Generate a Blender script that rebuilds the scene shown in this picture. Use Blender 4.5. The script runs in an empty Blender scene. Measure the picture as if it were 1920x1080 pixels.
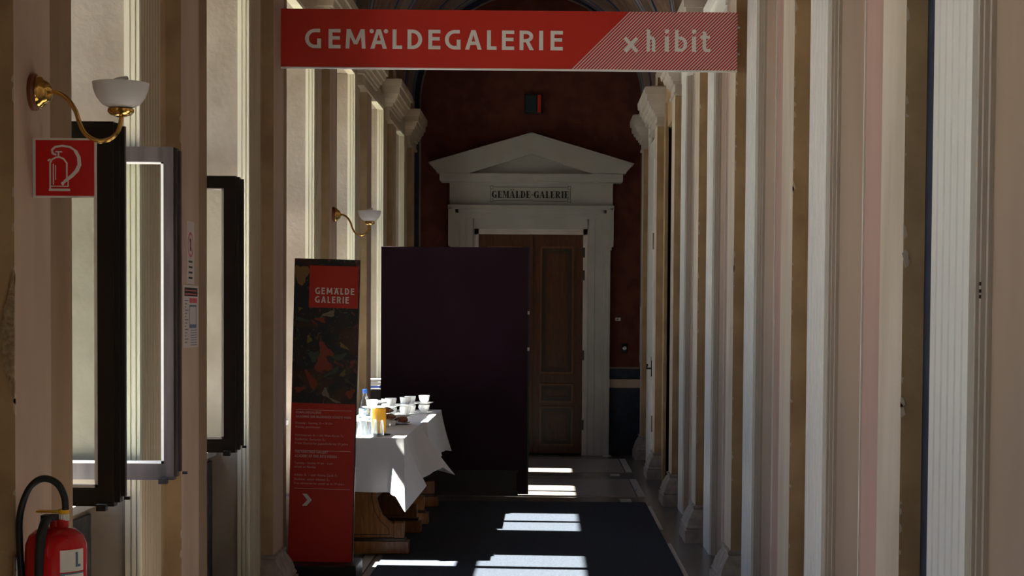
import bpy, bmesh, math, random
from mathutils import Vector, Matrix
random.seed(7)
sc = bpy.context.scene
COL = sc.collection
PI = math.pi

# ------------------------------------------------------------------ camera
F = 3000.0; PPX = 1025.0; PITCH = math.radians(2.0); ROLL = math.radians(0.4); EYE = 1.55
PPY = 590.0 + F * math.tan(PITCH)
cam_data = bpy.data.cameras.new('camera'); cam = bpy.data.objects.new('camera', cam_data); COL.objects.link(cam)
cam_data.sensor_width = 36.0; cam_data.lens = F / 1920 * 36
cam_data.shift_x = (960 - PPX) / 1920; cam_data.shift_y = (PPY - 540) / 1920
cam_data.clip_start = 0.05; cam_data.clip_end = 500
cam.matrix_world = Matrix.Translation((0, 0, EYE)) @ Matrix.Rotation(PI/2 - PITCH, 4, 'X') @ Matrix.Rotation(ROLL, 4, 'Z')
sc.camera = cam

# ------------------------------------------------------------------ light
w = bpy.data.worlds.new('world'); sc.world = w; w.use_nodes = True
nt = w.node_tree; bg = nt.nodes['Background']
tc = nt.nodes.new('ShaderNodeTexCoord'); sx = nt.nodes.new('ShaderNodeSeparateXYZ'); rp = nt.nodes.new('ShaderNodeValToRGB')
nt.links.new(tc.outputs['Generated'], sx.inputs[0]); nt.links.new(sx.outputs['Z'], rp.inputs[0]); nt.links.new(rp.outputs[0], bg.inputs[0])
rp.color_ramp.elements[0].position = 0.0; rp.color_ramp.elements[0].color = (0.78, 0.86, 0.95, 1)
rp.color_ramp.elements[1].position = 0.8; rp.color_ramp.elements[1].color = (0.30, 0.50, 0.95, 1)
bg.inputs[1].default_value = 1.9
SUN_EL = math.radians(54.6)
sd = bpy.data.lights.new('sun', 'SUN'); sun = bpy.data.objects.new('sun', sd); COL.objects.link(sun)
sd.energy = 60.0; sd.angle = math.radians(0.6); sd.color = (1.0, 0.95, 0.86)
SUN_DIR = Vector((math.cos(SUN_EL), -0.03, -math.sin(SUN_EL))).normalized()
sun.rotation_euler = SUN_DIR.to_track_quat('-Z', 'Y').to_euler(); sun.location = (-12, 6, 14)

sc.view_settings.view_transform = 'Standard'; sc.view_settings.look = 'None'
sc.view_settings.exposure = 0.92; sc.view_settings.gamma = 1.0; sc.view_settings.use_curve_mapping = False
sc.cycles.max_bounces = 14; sc.cycles.diffuse_bounces = 8; sc.cycles.transparent_max_bounces = 24
sc.cycles.sample_clamp_indirect = 8; sc.cycles.use_denoising = True

# ------------------------------------------------------------------ materials
def newmat(name):
    m = bpy.data.materials.new(name); m.use_nodes = True
    return m, m.node_tree, m.node_tree.nodes['Principled BSDF']
def mat(name, col, rough=0.7, col2=None, scale=6.0, detail=6.0, bump=0.0, bscale=60.0, metal=0.0, lo=0.38, hi=0.62, stretch=(1,1,1), spec=0.4):
    m, nt, b = newmat(name)
    b.inputs['Roughness'].default_value = rough; b.inputs['Metallic'].default_value = metal
    b.inputs['Specular IOR Level'].default_value = spec
    b.inputs['Base Color'].default_value = (*col, 1)
    if col2 or bump:
        g = nt.nodes.new('ShaderNodeNewGeometry'); mp = nt.nodes.new('ShaderNodeMapping'); mp.inputs['Scale'].default_value = stretch
        nt.links.new(g.outputs['Position'], mp.inputs[0])
    if col2:
        n = nt.nodes.new('ShaderNodeTexNoise'); n.inputs['Scale'].default_value = scale; n.inputs['Detail'].default_value = detail
        r = nt.nodes.new('ShaderNodeValToRGB')
        r.color_ramp.elements[0].position = lo; r.color_ramp.elements[0].color = (*col, 1)
        r.color_ramp.elements[1].position = hi; r.color_ramp.elements[1].color = (*col2, 1)
        nt.links.new(mp.outputs[0], n.inputs['Vector']); nt.links.new(n.outputs[0], r.inputs[0]); nt.links.new(r.outputs[0], b.inputs['Base Color'])
    if bump:
        n2 = nt.nodes.new('ShaderNodeTexNoise'); n2.inputs['Scale'].default_value = bscale; n2.inputs['Detail'].default_value = 4
        bp = nt.nodes.new('ShaderNodeBump'); bp.inputs['Strength'].default_value = bump; bp.inputs['Distance'].default_value = 0.01
        nt.links.new(mp.outputs[0], n2.inputs['Vector']); nt.links.new(n2.outputs[0], bp.inputs['Height']); nt.links.new(bp.outputs[0], b.inputs['Normal'])
    return m
M = {}
M['ochre'] = mat('ochre_plaster', (0.42, 0.30, 0.17), 0.85, (0.33, 0.225, 0.125), 5, bump=0.25, bscale=40)
M['mauve'] = mat('mauve_plaster', (0.50, 0.375, 0.29), 0.8, (0.42, 0.31, 0.24), 4, bump=0.25, bscale=35, stretch=(1,1,.25))
M['cream'] = mat('cream_plaster', (0.56, 0.49, 0.40), 0.8, (0.46, 0.39, 0.31), 5, bump=0.3, bscale=50, stretch=(1,1,.25))
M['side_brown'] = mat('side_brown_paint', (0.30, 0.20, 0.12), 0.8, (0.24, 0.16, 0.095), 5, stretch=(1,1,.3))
M['stone'] = mat('base_stone', (0.36, 0.32, 0.285), 0.6, (0.26, 0.23, 0.205), 18, bump=.3, bscale=60)
M['steps'] = mat('jamb_steps_paint', (0.44, 0.385, 0.33), 0.5)
M['pink'] = mat('pink_paint', (0.42, 0.27, 0.23), 0.6, (0.36, 0.23, 0.19), 3, stretch=(1,1,.2))
M['brown'] = mat('niche_brown_paint', (0.36, 0.26, 0.19), 0.5, (0.30, 0.22, 0.17), 3, stretch=(1,1,.2))
M['white'] = mat('white_oil_paint', (0.78, 0.78, 0.75), 0.35, (0.72, 0.72, 0.69), 3, stretch=(1,1,.15))
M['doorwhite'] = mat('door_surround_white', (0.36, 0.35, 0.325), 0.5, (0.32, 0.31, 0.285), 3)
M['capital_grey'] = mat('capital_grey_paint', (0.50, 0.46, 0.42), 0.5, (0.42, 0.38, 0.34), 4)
M['moulding'] = mat('moulding_cream', (0.66, 0.63, 0.50), 0.55, (0.56, 0.52, 0.40), 5, stretch=(1,1,.2))
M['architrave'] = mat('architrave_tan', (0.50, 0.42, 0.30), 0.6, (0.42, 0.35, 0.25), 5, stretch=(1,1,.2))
M['reveal'] = mat('reveal_plaster', (0.33, 0.28, 0.225), 0.9, (0.25, 0.20, 0.15), 3.2, 8, bump=0.3, bscale=30, lo=.35, hi=.68)
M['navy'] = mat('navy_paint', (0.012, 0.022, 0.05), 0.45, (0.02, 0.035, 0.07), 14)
M['blue'] = mat('blue_band_paint', (0.02, 0.06, 0.16), 0.6)
M['red_wall'] = mat('pompeian_red', (0.135, 0.034, 0.022), 0.75, (0.085, 0.020, 0.014), 7, 9)
M['vault'] = mat('vault_paint', (0.20, 0.13, 0.09), 0.8, (0.13, 0.07, 0.05), 6)
M['rib_grey'] = mat('rib_grey_paint', (0.26, 0.21, 0.175), 0.8, (0.20, 0.16, 0.13), 5)
M['grey_line'] = mat('grey_line_paint', (0.22, 0.19, 0.17), 0.7)
M['floor'] = mat('grey_marble', (0.16, 0.14, 0.12), 0.25, (0.11, 0.10, 0.09), 3, 8)
M['terrazzo'] = mat('speckled_marble', (0.28, 0.25, 0.23), 0.3, (0.17, 0.15, 0.14), 60, 8)
M['pale_marble'] = mat('pale_marble', (0.50, 0.48, 0.45), 0.3, (0.38, 0.36, 0.34), 30, 8)
M['rug'] = mat('navy_carpet', (0.027, 0.033, 0.047), 0.95, (0.052, 0.060, 0.076), 180, bump=0.6, bscale=400, spec=0.1)
M['slate'] = mat('black_slate', (0.035, 0.037, 0.042), 0.55, (0.11, 0.11, 0.12), 40, 8, bump=0.4, bscale=60, lo=.5, hi=.72, stretch=(1,1,.4))
M['sillstone'] = mat('pale_sill', (0.45, 0.45, 0.45), 0.5, (0.3, 0.3, 0.3), 8)
M['sash_silhouette'] = mat('silhouetted_sash_dark', (0.018, 0.015, 0.014), 0.35)  # near black: the leaf's silhouette against the daylight, put into its colour
M['sash_grey'] = mat('grey_sash_paint', (0.07, 0.055, 0.055), 0.5, (0.04, 0.03, 0.03), 30, stretch=(1,1,.1))
M['putty'] = mat('white_putty', (0.8, 0.8, 0.8), 0.6)
M['black'] = mat('black_plastic', (0.012, 0.014, 0.018), 0.4)
M['dark'] = mat('unlit_void_black', (0.010, 0.010, 0.014), 0.8)  # passage surfaces near black, the unlit depth put into the colour
M['sign_red'] = mat('sign_red', (0.52, 0.028, 0.018), 0.45)
M['fire_red'] = mat('fire_red', (0.55, 0.006, 0.010), 0.3)
M['ext_red'] = mat('extinguisher_red', (0.55, 0.008, 0.012), 0.18)
M['print_white'] = mat('print_white', (0.72, 0.71, 0.69), 0.5)
M['print_pink'] = mat('print_pale', (0.62, 0.50, 0.48), 0.5)
M['print_black'] = mat('print_black', (0.015, 0.013, 0.012), 0.5)
M['paper'] = mat('paper', (0.55, 0.50, 0.50), 0.7)
M['print_rose'] = mat('print_rose', (0.55, 0.10, 0.14), 0.6)
M['print_blue'] = mat('print_blue', (0.10, 0.16, 0.24), 0.6)
M['brass'] = mat('brass', (0.68, 0.42, 0.12), 0.16, metal=1.0)
M['steel'] = mat('steel', (0.6, 0.6, 0.6), 0.25, metal=1.0)
M['yellow'] = mat('yellow_plastic', (0.75, 0.42, 0.01), 0.4)
M['rose_wood'] = mat('backplate_wood', (0.16, 0.045, 0.02), 0.4)
M['purple'] = mat('purple_panel_paint', (0.030, 0.0115, 0.022), 0.7, (0.025, 0.010, 0.018), 2, spec=0.12)
M['plinth'] = mat('plinth_grey', (0.045, 0.045, 0.04), 0.6)
M['cloth'] = mat('white_linen', (0.80, 0.80, 0.82), 0.9, bump=0.1, bscale=500)
M['china'] = mat('white_china', (0.85, 0.86, 0.86), 0.15, spec=0.5)
M['juice'] = mat('orange_juice', (0.95, 0.46, 0.02), 0.25)
M['crust'] = mat('pastry_crust', (0.42, 0.17, 0.06), 0.5, (0.22, 0.07, 0.025), 50)
M['capblue'] = mat('blue_cap', (0.05, 0.16, 0.55), 0.35)
M['boxblue'] = mat('brochure_blue', (0.02, 0.06, 0.45), 0.5)
M['cabinet'] = mat('grey_cabinet', (0.10, 0.10, 0.10), 0.5)
M['ground'] = mat('courtyard_paving', (0.30, 0.28, 0.24), 0.9, (0.25, 0.23, 0.2), 1)
M['outer'] = mat('outer_facade', (0.5, 0.46, 0.38), 0.9)

def wood(name, a, b, rough=0.3):
    m, nt, p = newmat(name)
    g = nt.nodes.new('ShaderNodeNewGeometry'); mp = nt.nodes.new('ShaderNodeMapping'); mp.inputs['Scale'].default_value = (9, 9, 1.2)
    n = nt.nodes.new('ShaderNodeTexNoise'); n.inputs['Scale'].default_value = 5; n.inputs['Detail'].default_value = 8; n.inputs['Distortion'].default_value = 1.2
    r = nt.nodes.new('ShaderNodeValToRGB'); r.color_ramp.elements[0].position = .35; r.color_ramp.elements[1].position = .68
    r.color_ramp.elements[0].color = (*a, 1); r.color_ramp.elements[1].color = (*b, 1)
    nt.links.new(g.outputs['Position'], mp.inputs[0]); nt.links.new(mp.outputs[0], n.inputs['Vector']); nt.links.new(n.outputs[0], r.inputs[0])
    nt.links.new(r.outputs[0], p.inputs['Base Color']); p.inputs['Roughness'].default_value = rough
    return m
M['oak'] = wood('table_oak', (0.20, 0.075, 0.018), (0.36, 0.15, 0.04))
M['door_wood'] = wood('door_walnut', (0.050, 0.016, 0.005), (0.085, 0.029, 0.009), 0.35)
M['door_light'] = wood('door_bead', (0.09, 0.034, 0.011), (0.15, 0.06, 0.02), 0.3)
M['door_dark'] = wood('door_ebonised', (0.02, 0.012, 0.008), (0.04, 0.022, 0.012), 0.35)

def glass(name, tint=(1, 1, 1), fac=0.08, rough=0.02):
    m, nt, p = newmat(name); nt.nodes.remove(p); out = nt.nodes['Material Output']
    t = nt.nodes.new('ShaderNodeBsdfTransparent'); t.inputs[0].default_value = (*tint, 1)
    g = nt.nodes.new('ShaderNodeBsdfGlossy'); g.inputs['Roughness'].default_value = rough
    mx = nt.nodes.new('ShaderNodeMixShader'); lw = nt.nodes.new('ShaderNodeLayerWeight'); lw.inputs[0].default_value = 0.25
    ml = nt.nodes.new('ShaderNodeMath'); ml.operation = 'MULTIPLY_ADD'; ml.inputs[1].default_value = 0.35; ml.inputs[2].default_value = fac
    nt.links.new(lw.outputs['Fresnel'], ml.inputs[0]); nt.links.new(ml.outputs[0], mx.inputs[0])
    nt.links.new(t.outputs[0], mx.inputs[1]); nt.links.new(g.outputs[0], mx.inputs[2]); nt.links.new(mx.outputs[0], out.inputs[0])
    return m
M['pane'] = glass('window_glass', (0.97, 0.99, 0.98), 0.01)
M['tumbler'] = glass('tumbler_glass', (0.93, 0.95, 0.96), 0.10, 0.05)
m, nt_, p_ = newmat('frosted_glass'); p_.inputs['Base Color'].default_value = (0.75, 0.74, 0.75, 1); p_.inputs['Roughness'].default_value = 0.35
p_.inputs['Transmission Weight'].default_value = 0.15; M['frosted'] = m

def hatch_mat():
    m, nt, p = newmat('hatched_print')
    t = nt.nodes.new('ShaderNodeTexCoord'); s = nt.nodes.new('ShaderNodeSeparateXYZ')
    a = nt.nodes.new('ShaderNodeMath'); a.operation = 'SUBTRACT'
    k = nt.nodes.new('ShaderNodeMath'); k.operation = 'MULTIPLY'; k.inputs[1].default_value = 1 / 0.0185
    f = nt.nodes.new('ShaderNodeMath'); f.operation = 'FRACT'
    g = nt.nodes.new('ShaderNodeMath'); g.operation = 'GREATER_THAN'; g.inputs[1].default_value = 0.62
    mx = nt.nodes.new('ShaderNodeMix'); mx.data_type = 'RGBA'
    mx.inputs[6].default_value = (0.52, 0.028, 0.03, 1); mx.inputs[7].default_value = (0.66, 0.62, 0.60, 1)
    nt.links.new(t.outputs['Object'], s.inputs[0]); nt.links.new(s.outputs['X'], a.inputs[0]); nt.links.new(s.outputs['Z'], a.inputs[1])
    nt.links.new(a.outputs[0], k.inputs[0]); nt.links.new(k.outputs[0], f.inputs[0]); nt.links.new(f.outputs[0], g.inputs[0])
    nt.links.new(g.outputs[0], mx.inputs[0]); nt.links.new(mx.outputs[2], p.inputs['Base Color']); p.inputs['Roughness'].default_value = .45
    return m
M['hatch'] = hatch_mat()
def art_mat():
    m, nt, p = newmat('abstract_print')
    t = nt.nodes.new('ShaderNodeTexCoord')
    def layer(sc_, dist, lo, hi, seed):
        mp = nt.nodes.new('ShaderNodeMapping'); mp.inputs['Location'].default_value = (seed, seed*2.3, seed*.7)
        n = nt.nodes.new('ShaderNodeTexNoise'); n.inputs['Scale'].default_value = sc_; n.inputs['Detail'].default_value = 3; n.inputs['Distortion'].default_value = dist
        r = nt.nodes.new('ShaderNodeMapRange'); r.inputs[1].default_value = lo; r.inputs[2].default_value = hi
        nt.links.new(t.outputs['Object'], mp.inputs[0]); nt.links.new(mp.outputs[0], n.inputs['Vector']); nt.links.new(n.outputs[0], r.inputs[0])
        return r.outputs[0]
    col = None
    base = (0.010, 0.016, 0.020, 1)
    for (s, d, lo, hi, seed, c) in ((5, .6, .52, .62, 3, (0.06, 0.020, 0.010, 1)), (11, 1.5, .60, .64, 9, (0.16, 0.035, 0.02, 1)),
                                    (14, 2.0, .62, .66, 15, (0.05, 0.06, 0.02, 1)), (20, 2.5, .66, .70, 22, (0.12, 0.11, 0.06, 1))):
        mx = nt.nodes.new('ShaderNodeMix'); mx.data_type = 'RGBA'; mx.inputs[7].default_value = c
        nt.links.new(layer(s, d, lo, hi, seed), mx.inputs[0])
        if col is None: mx.inputs[6].default_value = base
        else: nt.links.new(col, mx.inputs[6])
        col = mx.outputs[2]
    nt.links.new(col, p.inputs['Base Color']); p.inputs['Roughness'].default_value = .4
    return m
M['art'] = art_mat()

# ------------------------------------------------------------------ mesh helpers
class MB:
    def __init__(s): s.v = []; s.f = []; s.mi = []; s.cur = 0
    def quadmesh(s, vs, fs):
        n = len(s.v); s.v += [tuple(v) for v in vs]
        for f in fs: s.f.append([i + n for i in f]); s.mi.append(s.cur)
        return s
    def box(s, x0, x1, y0, y1, z0, z1):
        x0, x1 = min(x0, x1), max(x0, x1); y0, y1 = min(y0, y1), max(y0, y1); z0, z1 = min(z0, z1), max(z0, z1)
        return s.quadmesh([(x0,y0,z0),(x1,y0,z0),(x1,y1,z0),(x0,y1,z0),(x0,y0,z1),(x1,y0,z1),(x1,y1,z1),(x0,y1,z1)],
                          [(0,3,2,1),(4,5,6,7),(0,1,5,4),(1,2,6,5),(2,3,7,6),(3,0,4,7)])
    def prism(s, pts, a, b, axis='z'):      # polygon extruded along an axis
        n = len(pts)
        def mk(p, t): return (p[0], p[1], t) if axis == 'z' else ((p[0], t, p[1]) if axis == 'y' else (t, p[0], p[1]))
        vs = [mk(p, a) for p in pts] + [mk(p, b) for p in pts]
        fs = [tuple(range(n)), tuple(reversed(range(n, 2*n)))] + [(i, i + n, (i+1) % n + n, (i+1) % n) for i in range(n)]
        return s.quadmesh(vs, fs)
    def lathe(s, prof, c=(0,0,0), seg=28, axis='z'):
        vs = []; fs = []
        for (r, z) in prof:
            for k in range(seg):
                a = 2*PI*k/seg; x, y = r*math.cos(a), r*math.sin(a)
                p = (x, y, z) if axis == 'z' else ((z, x, y) if axis == 'x' else (x, z, y))
                vs.append((c[0]+p[0], c[1]+p[1], c[2]+p[2]))
        for i in range(len(prof)-1):
            for k in range(seg):
                fs.append((i*seg+k, i*seg+(k+1) % seg, (i+1)*seg+(k+1) % seg, (i+1)*seg+k))
        if prof[0][0] > 1e-5: fs.append(tuple(reversed(range(seg))))
        if prof[-1][0] > 1e-5: fs.append(tuple(range((len(prof)-1)*seg, len(prof)*seg)))
        return s.quadmesh(vs, fs)
    def tube(s, pts, r, seg=12):
        pts = [Vector(p) for p in pts]; rs = r if isinstance(r, (list, tuple)) else [r]*len(pts)
        vs = []; fs = []; up = Vector((0, 1, 0.01)).normalized()
        for i, p in enumerate(pts):
            t = (pts[min(i+1, len(pts)-1)] - pts[max(i-1, 0)]).normalized()
            a = t.cross(up)
            if a.length < 1e-3: a = t.cross(Vector((1, 0, 0)))
            a.normalize(); b = t.cross(a)
            for k in range(seg):
                q = 2*PI*k/seg; vs.append(p + a*rs[i]*math.cos(q) + b*rs[i]*math.sin(q))
        for i in range(len(pts)-1):
            for k in range(seg): fs.append((i*seg+k, i*seg+(k+1) % seg, (i+1)*seg+(k+1) % seg, (i+1)*seg+k))
        fs.append(tuple(reversed(range(seg)))); fs.append(tuple(range((len(pts)-1)*seg, len(pts)*seg)))
        return s.quadmesh(vs, fs)
    def stack(s, x0, x1, y0, y1, prof, sides='xyY'):
        # rectangle swept upwards with an outward offset per height; prof = (z, off)
        vs = []; fs = []
        for z, o in prof:
            a = x0 - (o if 'x' in sides else 0); b = x1 + (o if 'X' in sides else 0)
            c = y0 - o; d = y1 + o
            vs += [(a, c, z), (b, c, z), (b, d, z), (a, d, z)]
        n = len(prof)
        for i in range(n-1):
            for k in range(4): fs.append((i*4+k, i*4+(k+1) % 4, (i+1)*4+(k+1) % 4, (i+1)*4+k))
        fs.append((3, 2, 1, 0)); fs.append(tuple(range(4*n-4, 4*n)))
        return s.quadmesh(vs, fs)
    def build(s, name, mats, parent=None, smooth=False, bevel=0, origin=None):
        me = bpy.data.meshes.new(name)
        o0 = Vector(origin) if origin else Vector((0, 0, 0))
        me.from_pydata([Vector(v) - o0 for v in s.v], [], s.f)
        if not isinstance(mats, (list, tuple)): mats = [mats]
        for m in mats: me.materials.append(M[m] if isinstance(m, str) else m)
        for p, i in zip(me.polygons, s.mi): p.material_index = i
        bm = bmesh.new(); bm.from_mesh(me); bmesh.ops.recalc_face_normals(bm, faces=bm.faces); bm.to_mesh(me); bm.free()
        o = bpy.data.objects.new(name, me); COL.objects.link(o)
        if origin: o.location = o0
        if parent is not None:
            o.parent = parent
        if smooth:
            for p in me.polygons: p.use_smooth = True
            md = o.modifiers.new('edge', 'EDGE_SPLIT'); md.split_angle = math.radians(40)
        if bevel:
            md = o.modifiers.new('bevel', 'BEVEL'); md.width = bevel; md.segments = 2; md.limit_method = 'ANGLE'
        return o
def struct(o, label=None):
    o['kind'] = 'structure'
    if label: o['label'] = label
    return o
def tag(o, label, cat, group=None):
    o['label'] = label; o['category'] = cat
    if group: o['group'] = group
    return o
def empty(name, loc=(0, 0, 0)):
    o = bpy.data.objects.new(name, None); COL.objects.link(o); o.location = loc; o.empty_display_size = .05
    return o
def kids(parent, *objs):
    """children were modelled in world coordinates: keep them in place under a moved parent"""
    bpy_loc = parent.matrix_basis.copy().inverted()
    for o in objs: o.parent = parent; o.matrix_parent_inverse = bpy_loc
    return parent
def copy_tree(o, parent=None):
    c = o.copy(); COL.objects.link(c)
    if parent is not None:
        c.parent = parent; c.matrix_parent_inverse = o.matrix_parent_inverse.copy()
    for ch in list(o.children): copy_tree(ch, c)
    return c
def text_mesh(name, s, mt, x0, x1, z0, z1, y, parent=None, bold=0.0, depth=0.0006, label=None, spacing=1.0):
    """lettering fitted to the box x0..x1, z0..z1 in the plane y, facing the camera side (-Y)"""
    cu = bpy.data.curves.new(name, 'FONT'); cu.body = s; cu.offset = bold; cu.extrude = 0.01; cu.space_character = spacing; cu.resolution_u = 3
    t = bpy.data.objects.new(name, cu); COL.objects.link(t)
    dg = bpy.context.evaluated_depsgraph_get(); me = bpy.data.meshes.new_from_object(t.evaluated_get(dg))
    COL.objects.unlink(t); bpy.data.objects.remove(t)
    xs = [v.co.x for v in me.vertices]; ys = [v.co.y for v in me.vertices]
    a, b, c, d = min(xs), max(xs), min(ys), max(ys)
    for v in me.vertices:
        X, Y, Z = v.co
        v.co = (x0 + (X-a)/(b-a)*(x1-x0), y - (Z + .01)/.02*depth, z0 + (Y-c)/(d-c)*(z1-z0))
    me.name = name; me.materials.clear(); me.materials.append(M[mt])
    o = bpy.data.objects.new(name, me); COL.objects.link(o)
    if parent is not None: o.parent = parent
    if label: o['label'] = label
    return o

# ------------------------------------------------------------------ dimensions (metres)
PLX, WLX, OUTX = -1.46, -1.52, -2.12        # left pilaster face, left wall face, outer face
PRX, WRX = 1.025, 1.09                      # right pilaster face, right wall face
NY, END = -5.2, 17.75
PW = 0.32
PL = [-4.11, -2.01, 0.09, 2.25, 4.39, 6.39, 8.54, 10.73, 12.95, 15.10, 17.22]
PR = [4.62 + 2.1*k for k in range(-5, 7)]
CX, SPR = (WLX + WRX)/2, 3.86               # vault axis and springing height
RV = (WRX - WLX)/2
HEAD = 3.42

# ------------------------------------------------------------------ floor
floor = struct(MB().box(OUTX, 1.6, NY, END+.2, -0.12, 0.0).build('floor', 'floor'))
strip = None
for k in range(-3, 7):
    y0 = 11.52 + 2.1*k + (0.02*k)
    pan = MB().box(-1.08, 0.775, y0+.0, y0+1.42, 0, .0015).build('marble_panel', 'terrazzo', floor)
    a = MB().box(0.79, 0.852, y0-.0, y0+1.42, 0, .003).build('marble_strip', 'pale_marble', floor)
    a2 = a.copy(); COL.objects.link(a2); a2.location.x = -1.945
    b = MB().box(0.62, 0.715, y0-.40, y0-.20, 0, .003).build('marble_inlay', 'pale_marble', floor)
    for dy in (-0.06, 1.43):
        MB().box(-1.08, 0.852, y0+dy, y0+dy+.03, 0, .002).build('marble_band', 'grey_line', floor)
    MB().box(-1.08, 0.60, y0-.52, y0-.50, 0, .002).build('marble_band', 'grey_line', floor)

# ------------------------------------------------------------------ left wall
def column_profile(mb, x_wall, x_face, y0, y1):
    pass
mb = MB()
LW = []                                    # window openings (near, far)
for i in range(len(PL)-1):
    LW.append((PL[i]+.66, PL[i+1]-(.41 if i == 6 else .47)))
edges = [NY] + [v for w_ in LW for v in w_] + [END+.2]
for i in range(0, len(edges), 2):
    mb.box(OUTX, WLX, edges[i], edges[i+1], 0, SPR+.02)
for a, b in LW:
    mb.box(OUTX, WLX, a, b, HEAD, SPR+.02)      # lintel
wall_left = struct(mb.build('wall_left', 'ochre'))
BASE = [(0, .075), (.085, .075), (.09, .062), (.105, .068), (.12, .058), (.135, .055), (.165, .045), (.20, .026), (.225, .010), (.232, .016), (.247, .016), (.252, 0)]
CAP = [(3.33, 0), (3.332, .014), (3.355, .014), (3.357, .003), (3.42, .003), (3.422, .022), (3.445, .022), (3.447, .036), (3.475, .042), (3.477, .056), (3.51, .066),
       (3.512, .080), (3.55, .088), (3.552, .104), (3.615, .108), (3.617, .122), (3.66, .126), (3.68, .126), (3.70, .05)]
def flip(prof): return prof
def pilaster(parent, y0, side):
    x_f, x_w = (PLX, WLX-.01) if side == 'L' else (PRX, WRX+.01)
    shaft = MB(); shaft.cur = 0
    # shaft with its own corridor face colour: index 1 on the face, 0 on the returns
    shaft.box(x_w, x_f, y0, y0+PW, 0, SPR+.03)
    o = shaft.build('pilaster', ['ochre', 'mauve' if side == 'L' else 'cream'], parent)
    for p in o.data.polygons:
        if abs(p.normal.x) > .9 and ((p.normal.x > 0) == (side == 'L')): p.material_index = 1
    sides = 'Xy' if side == 'L' else 'xy'
    x0, x1 = min(x_w, x_f), max(x_w, x_f)
    MB().stack(x0, x1, y0, y0+PW, BASE, sides).build('pilaster_base', 'stone', o)
    lo_, hi_ = (y0-.36, y0+.56) if side == 'L' else (y0, y0+(1.0 if abs(y0-15.12) < .05 else .42))
    MB().stack(x0, x1, lo_, hi_, CAP, 'X' if side == 'L' else 'x').build('capital', 'architrave' if side == 'L' else 'capital_grey', o)
    if side == 'R': MB().box(x0+.03, x1-.005, y0-.012, y0, 3.50, 3.58).build('frieze_panel', 'blue', o)
    return o
def ridged(y0, y1, xw, xf, n, depth, s):
    """plan outline of a fluted board between y0 and y1, back on xw, front on xf (s = +1 when the front looks to +X)"""
    pts = [(xw, y0)]
    step = (y1-y0)/n
    for k in range(n):
        a = y0 + k*step
        pts += [(xf, a+.0), (xf, a+step*.72), (xf - s*depth, a+step*.80), (xf - s*depth, a+step*.94)]
    pts.append((xw, y1))
    return pts
for i, y0 in enumerate(PL): pilaster(wall_left, y0, 'L')
for i, (a, b) in enumerate(LW):
    ar = MB().prism(ridged(b, b+.29, WLX-.005, WLX+.024, 7, .008, 1), 0, HEAD+.12).build('architrave', 'architrave', wall_left)
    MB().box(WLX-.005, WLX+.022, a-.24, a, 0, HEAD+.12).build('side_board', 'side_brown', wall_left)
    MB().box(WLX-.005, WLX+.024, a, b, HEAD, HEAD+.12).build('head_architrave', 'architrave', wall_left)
    # far jamb: beaded corner strip, then bright plaster
    mj = MB()
    for (xa, xb, t) in ((-1.498, -1.509, .030), (-1.509, -1.515, .022), (-1.515, -1.530, .028), (-1.530, -1.536, .018), (-1.536, -1.556, .024)):
        mj.box(xa, xb, b-t, b+.001, .0, HEAD)
    mj.box(-1.498, -1.556, a, b, HEAD-.02, HEAD+.001)
    mj.build('jamb_moulding', 'moulding', wall_left)
    mr = MB(); mr.box(-1.556, OUTX+.05, b-.012, b+.001, 0, HEAD); mr.box(-1.556, OUTX+.05, a-.001, a+.012, 0, HEAD); mr.box(-1.556, OUTX+.05, a, b, HEAD-.012, HEAD+.001)
    mr.build('window_reveal', 'reveal', wall_left)
    # parapet below the window, faced in slate
    MB().box(OUTX, -1.70, a+.012, b-.012, 0, .83).build('parapet', 'reveal', wall_left)
    MB().box(-1.70, -1.685, a+.012, b-.012, 0, .80).build('slate_panel', 'slate', wall_left)
    MB().box(OUTX-.05, -1.665, a+.012, b-.012, .83, .86).build('window_sill', 'sillstone', wall_left)

# plaster damage on the nearest pilaster
dm = MB(); pts = []
for (x, z) in ((-1.462, 1.66), (-1.468, 1.63), (-1.474, 1.60), (-1.486, 1.56), (-1.495, 1.50), (-1.490, 1.47), (-1.493, 1.43), (-1.487, 1.39), (-1.478, 1.37), (-1.470, 1.33), (-1.463, 1.31)):
    pts.append((x, z))
for x, z in reversed(pts): pass
dm.prism(pts + [(-1.4595, 1.31), (-1.4595, 1.66)], 4.3835, 4.392, 'y')
dm.build('broken_plaster', mat('raw_plaster', (0.40, 0.31, 0.20), 0.95, (0.26, 0.19, 0.12), 60, bump=1.0, bscale=90), wall_left)
ch = MB()
for (x, y0, n, s) in ((PLX, 4.39, 16, 1), (PLX, 6.39, 10, 1)):
    for k in range(n):
        z = random.uniform(.3, 2.6); h = random.uniform(.01, .05)
        ch.prism([(x-.006*random.random()-.003, z), (x+.001, z-h*.3), (x+.001, z+h), (x-.004, z+h*.7)], y0-.0015, y0+.004, 'y')
co = ch.build('plaster_chips', 'cream', wall_left); co['kind'] = 'stuff'

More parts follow.
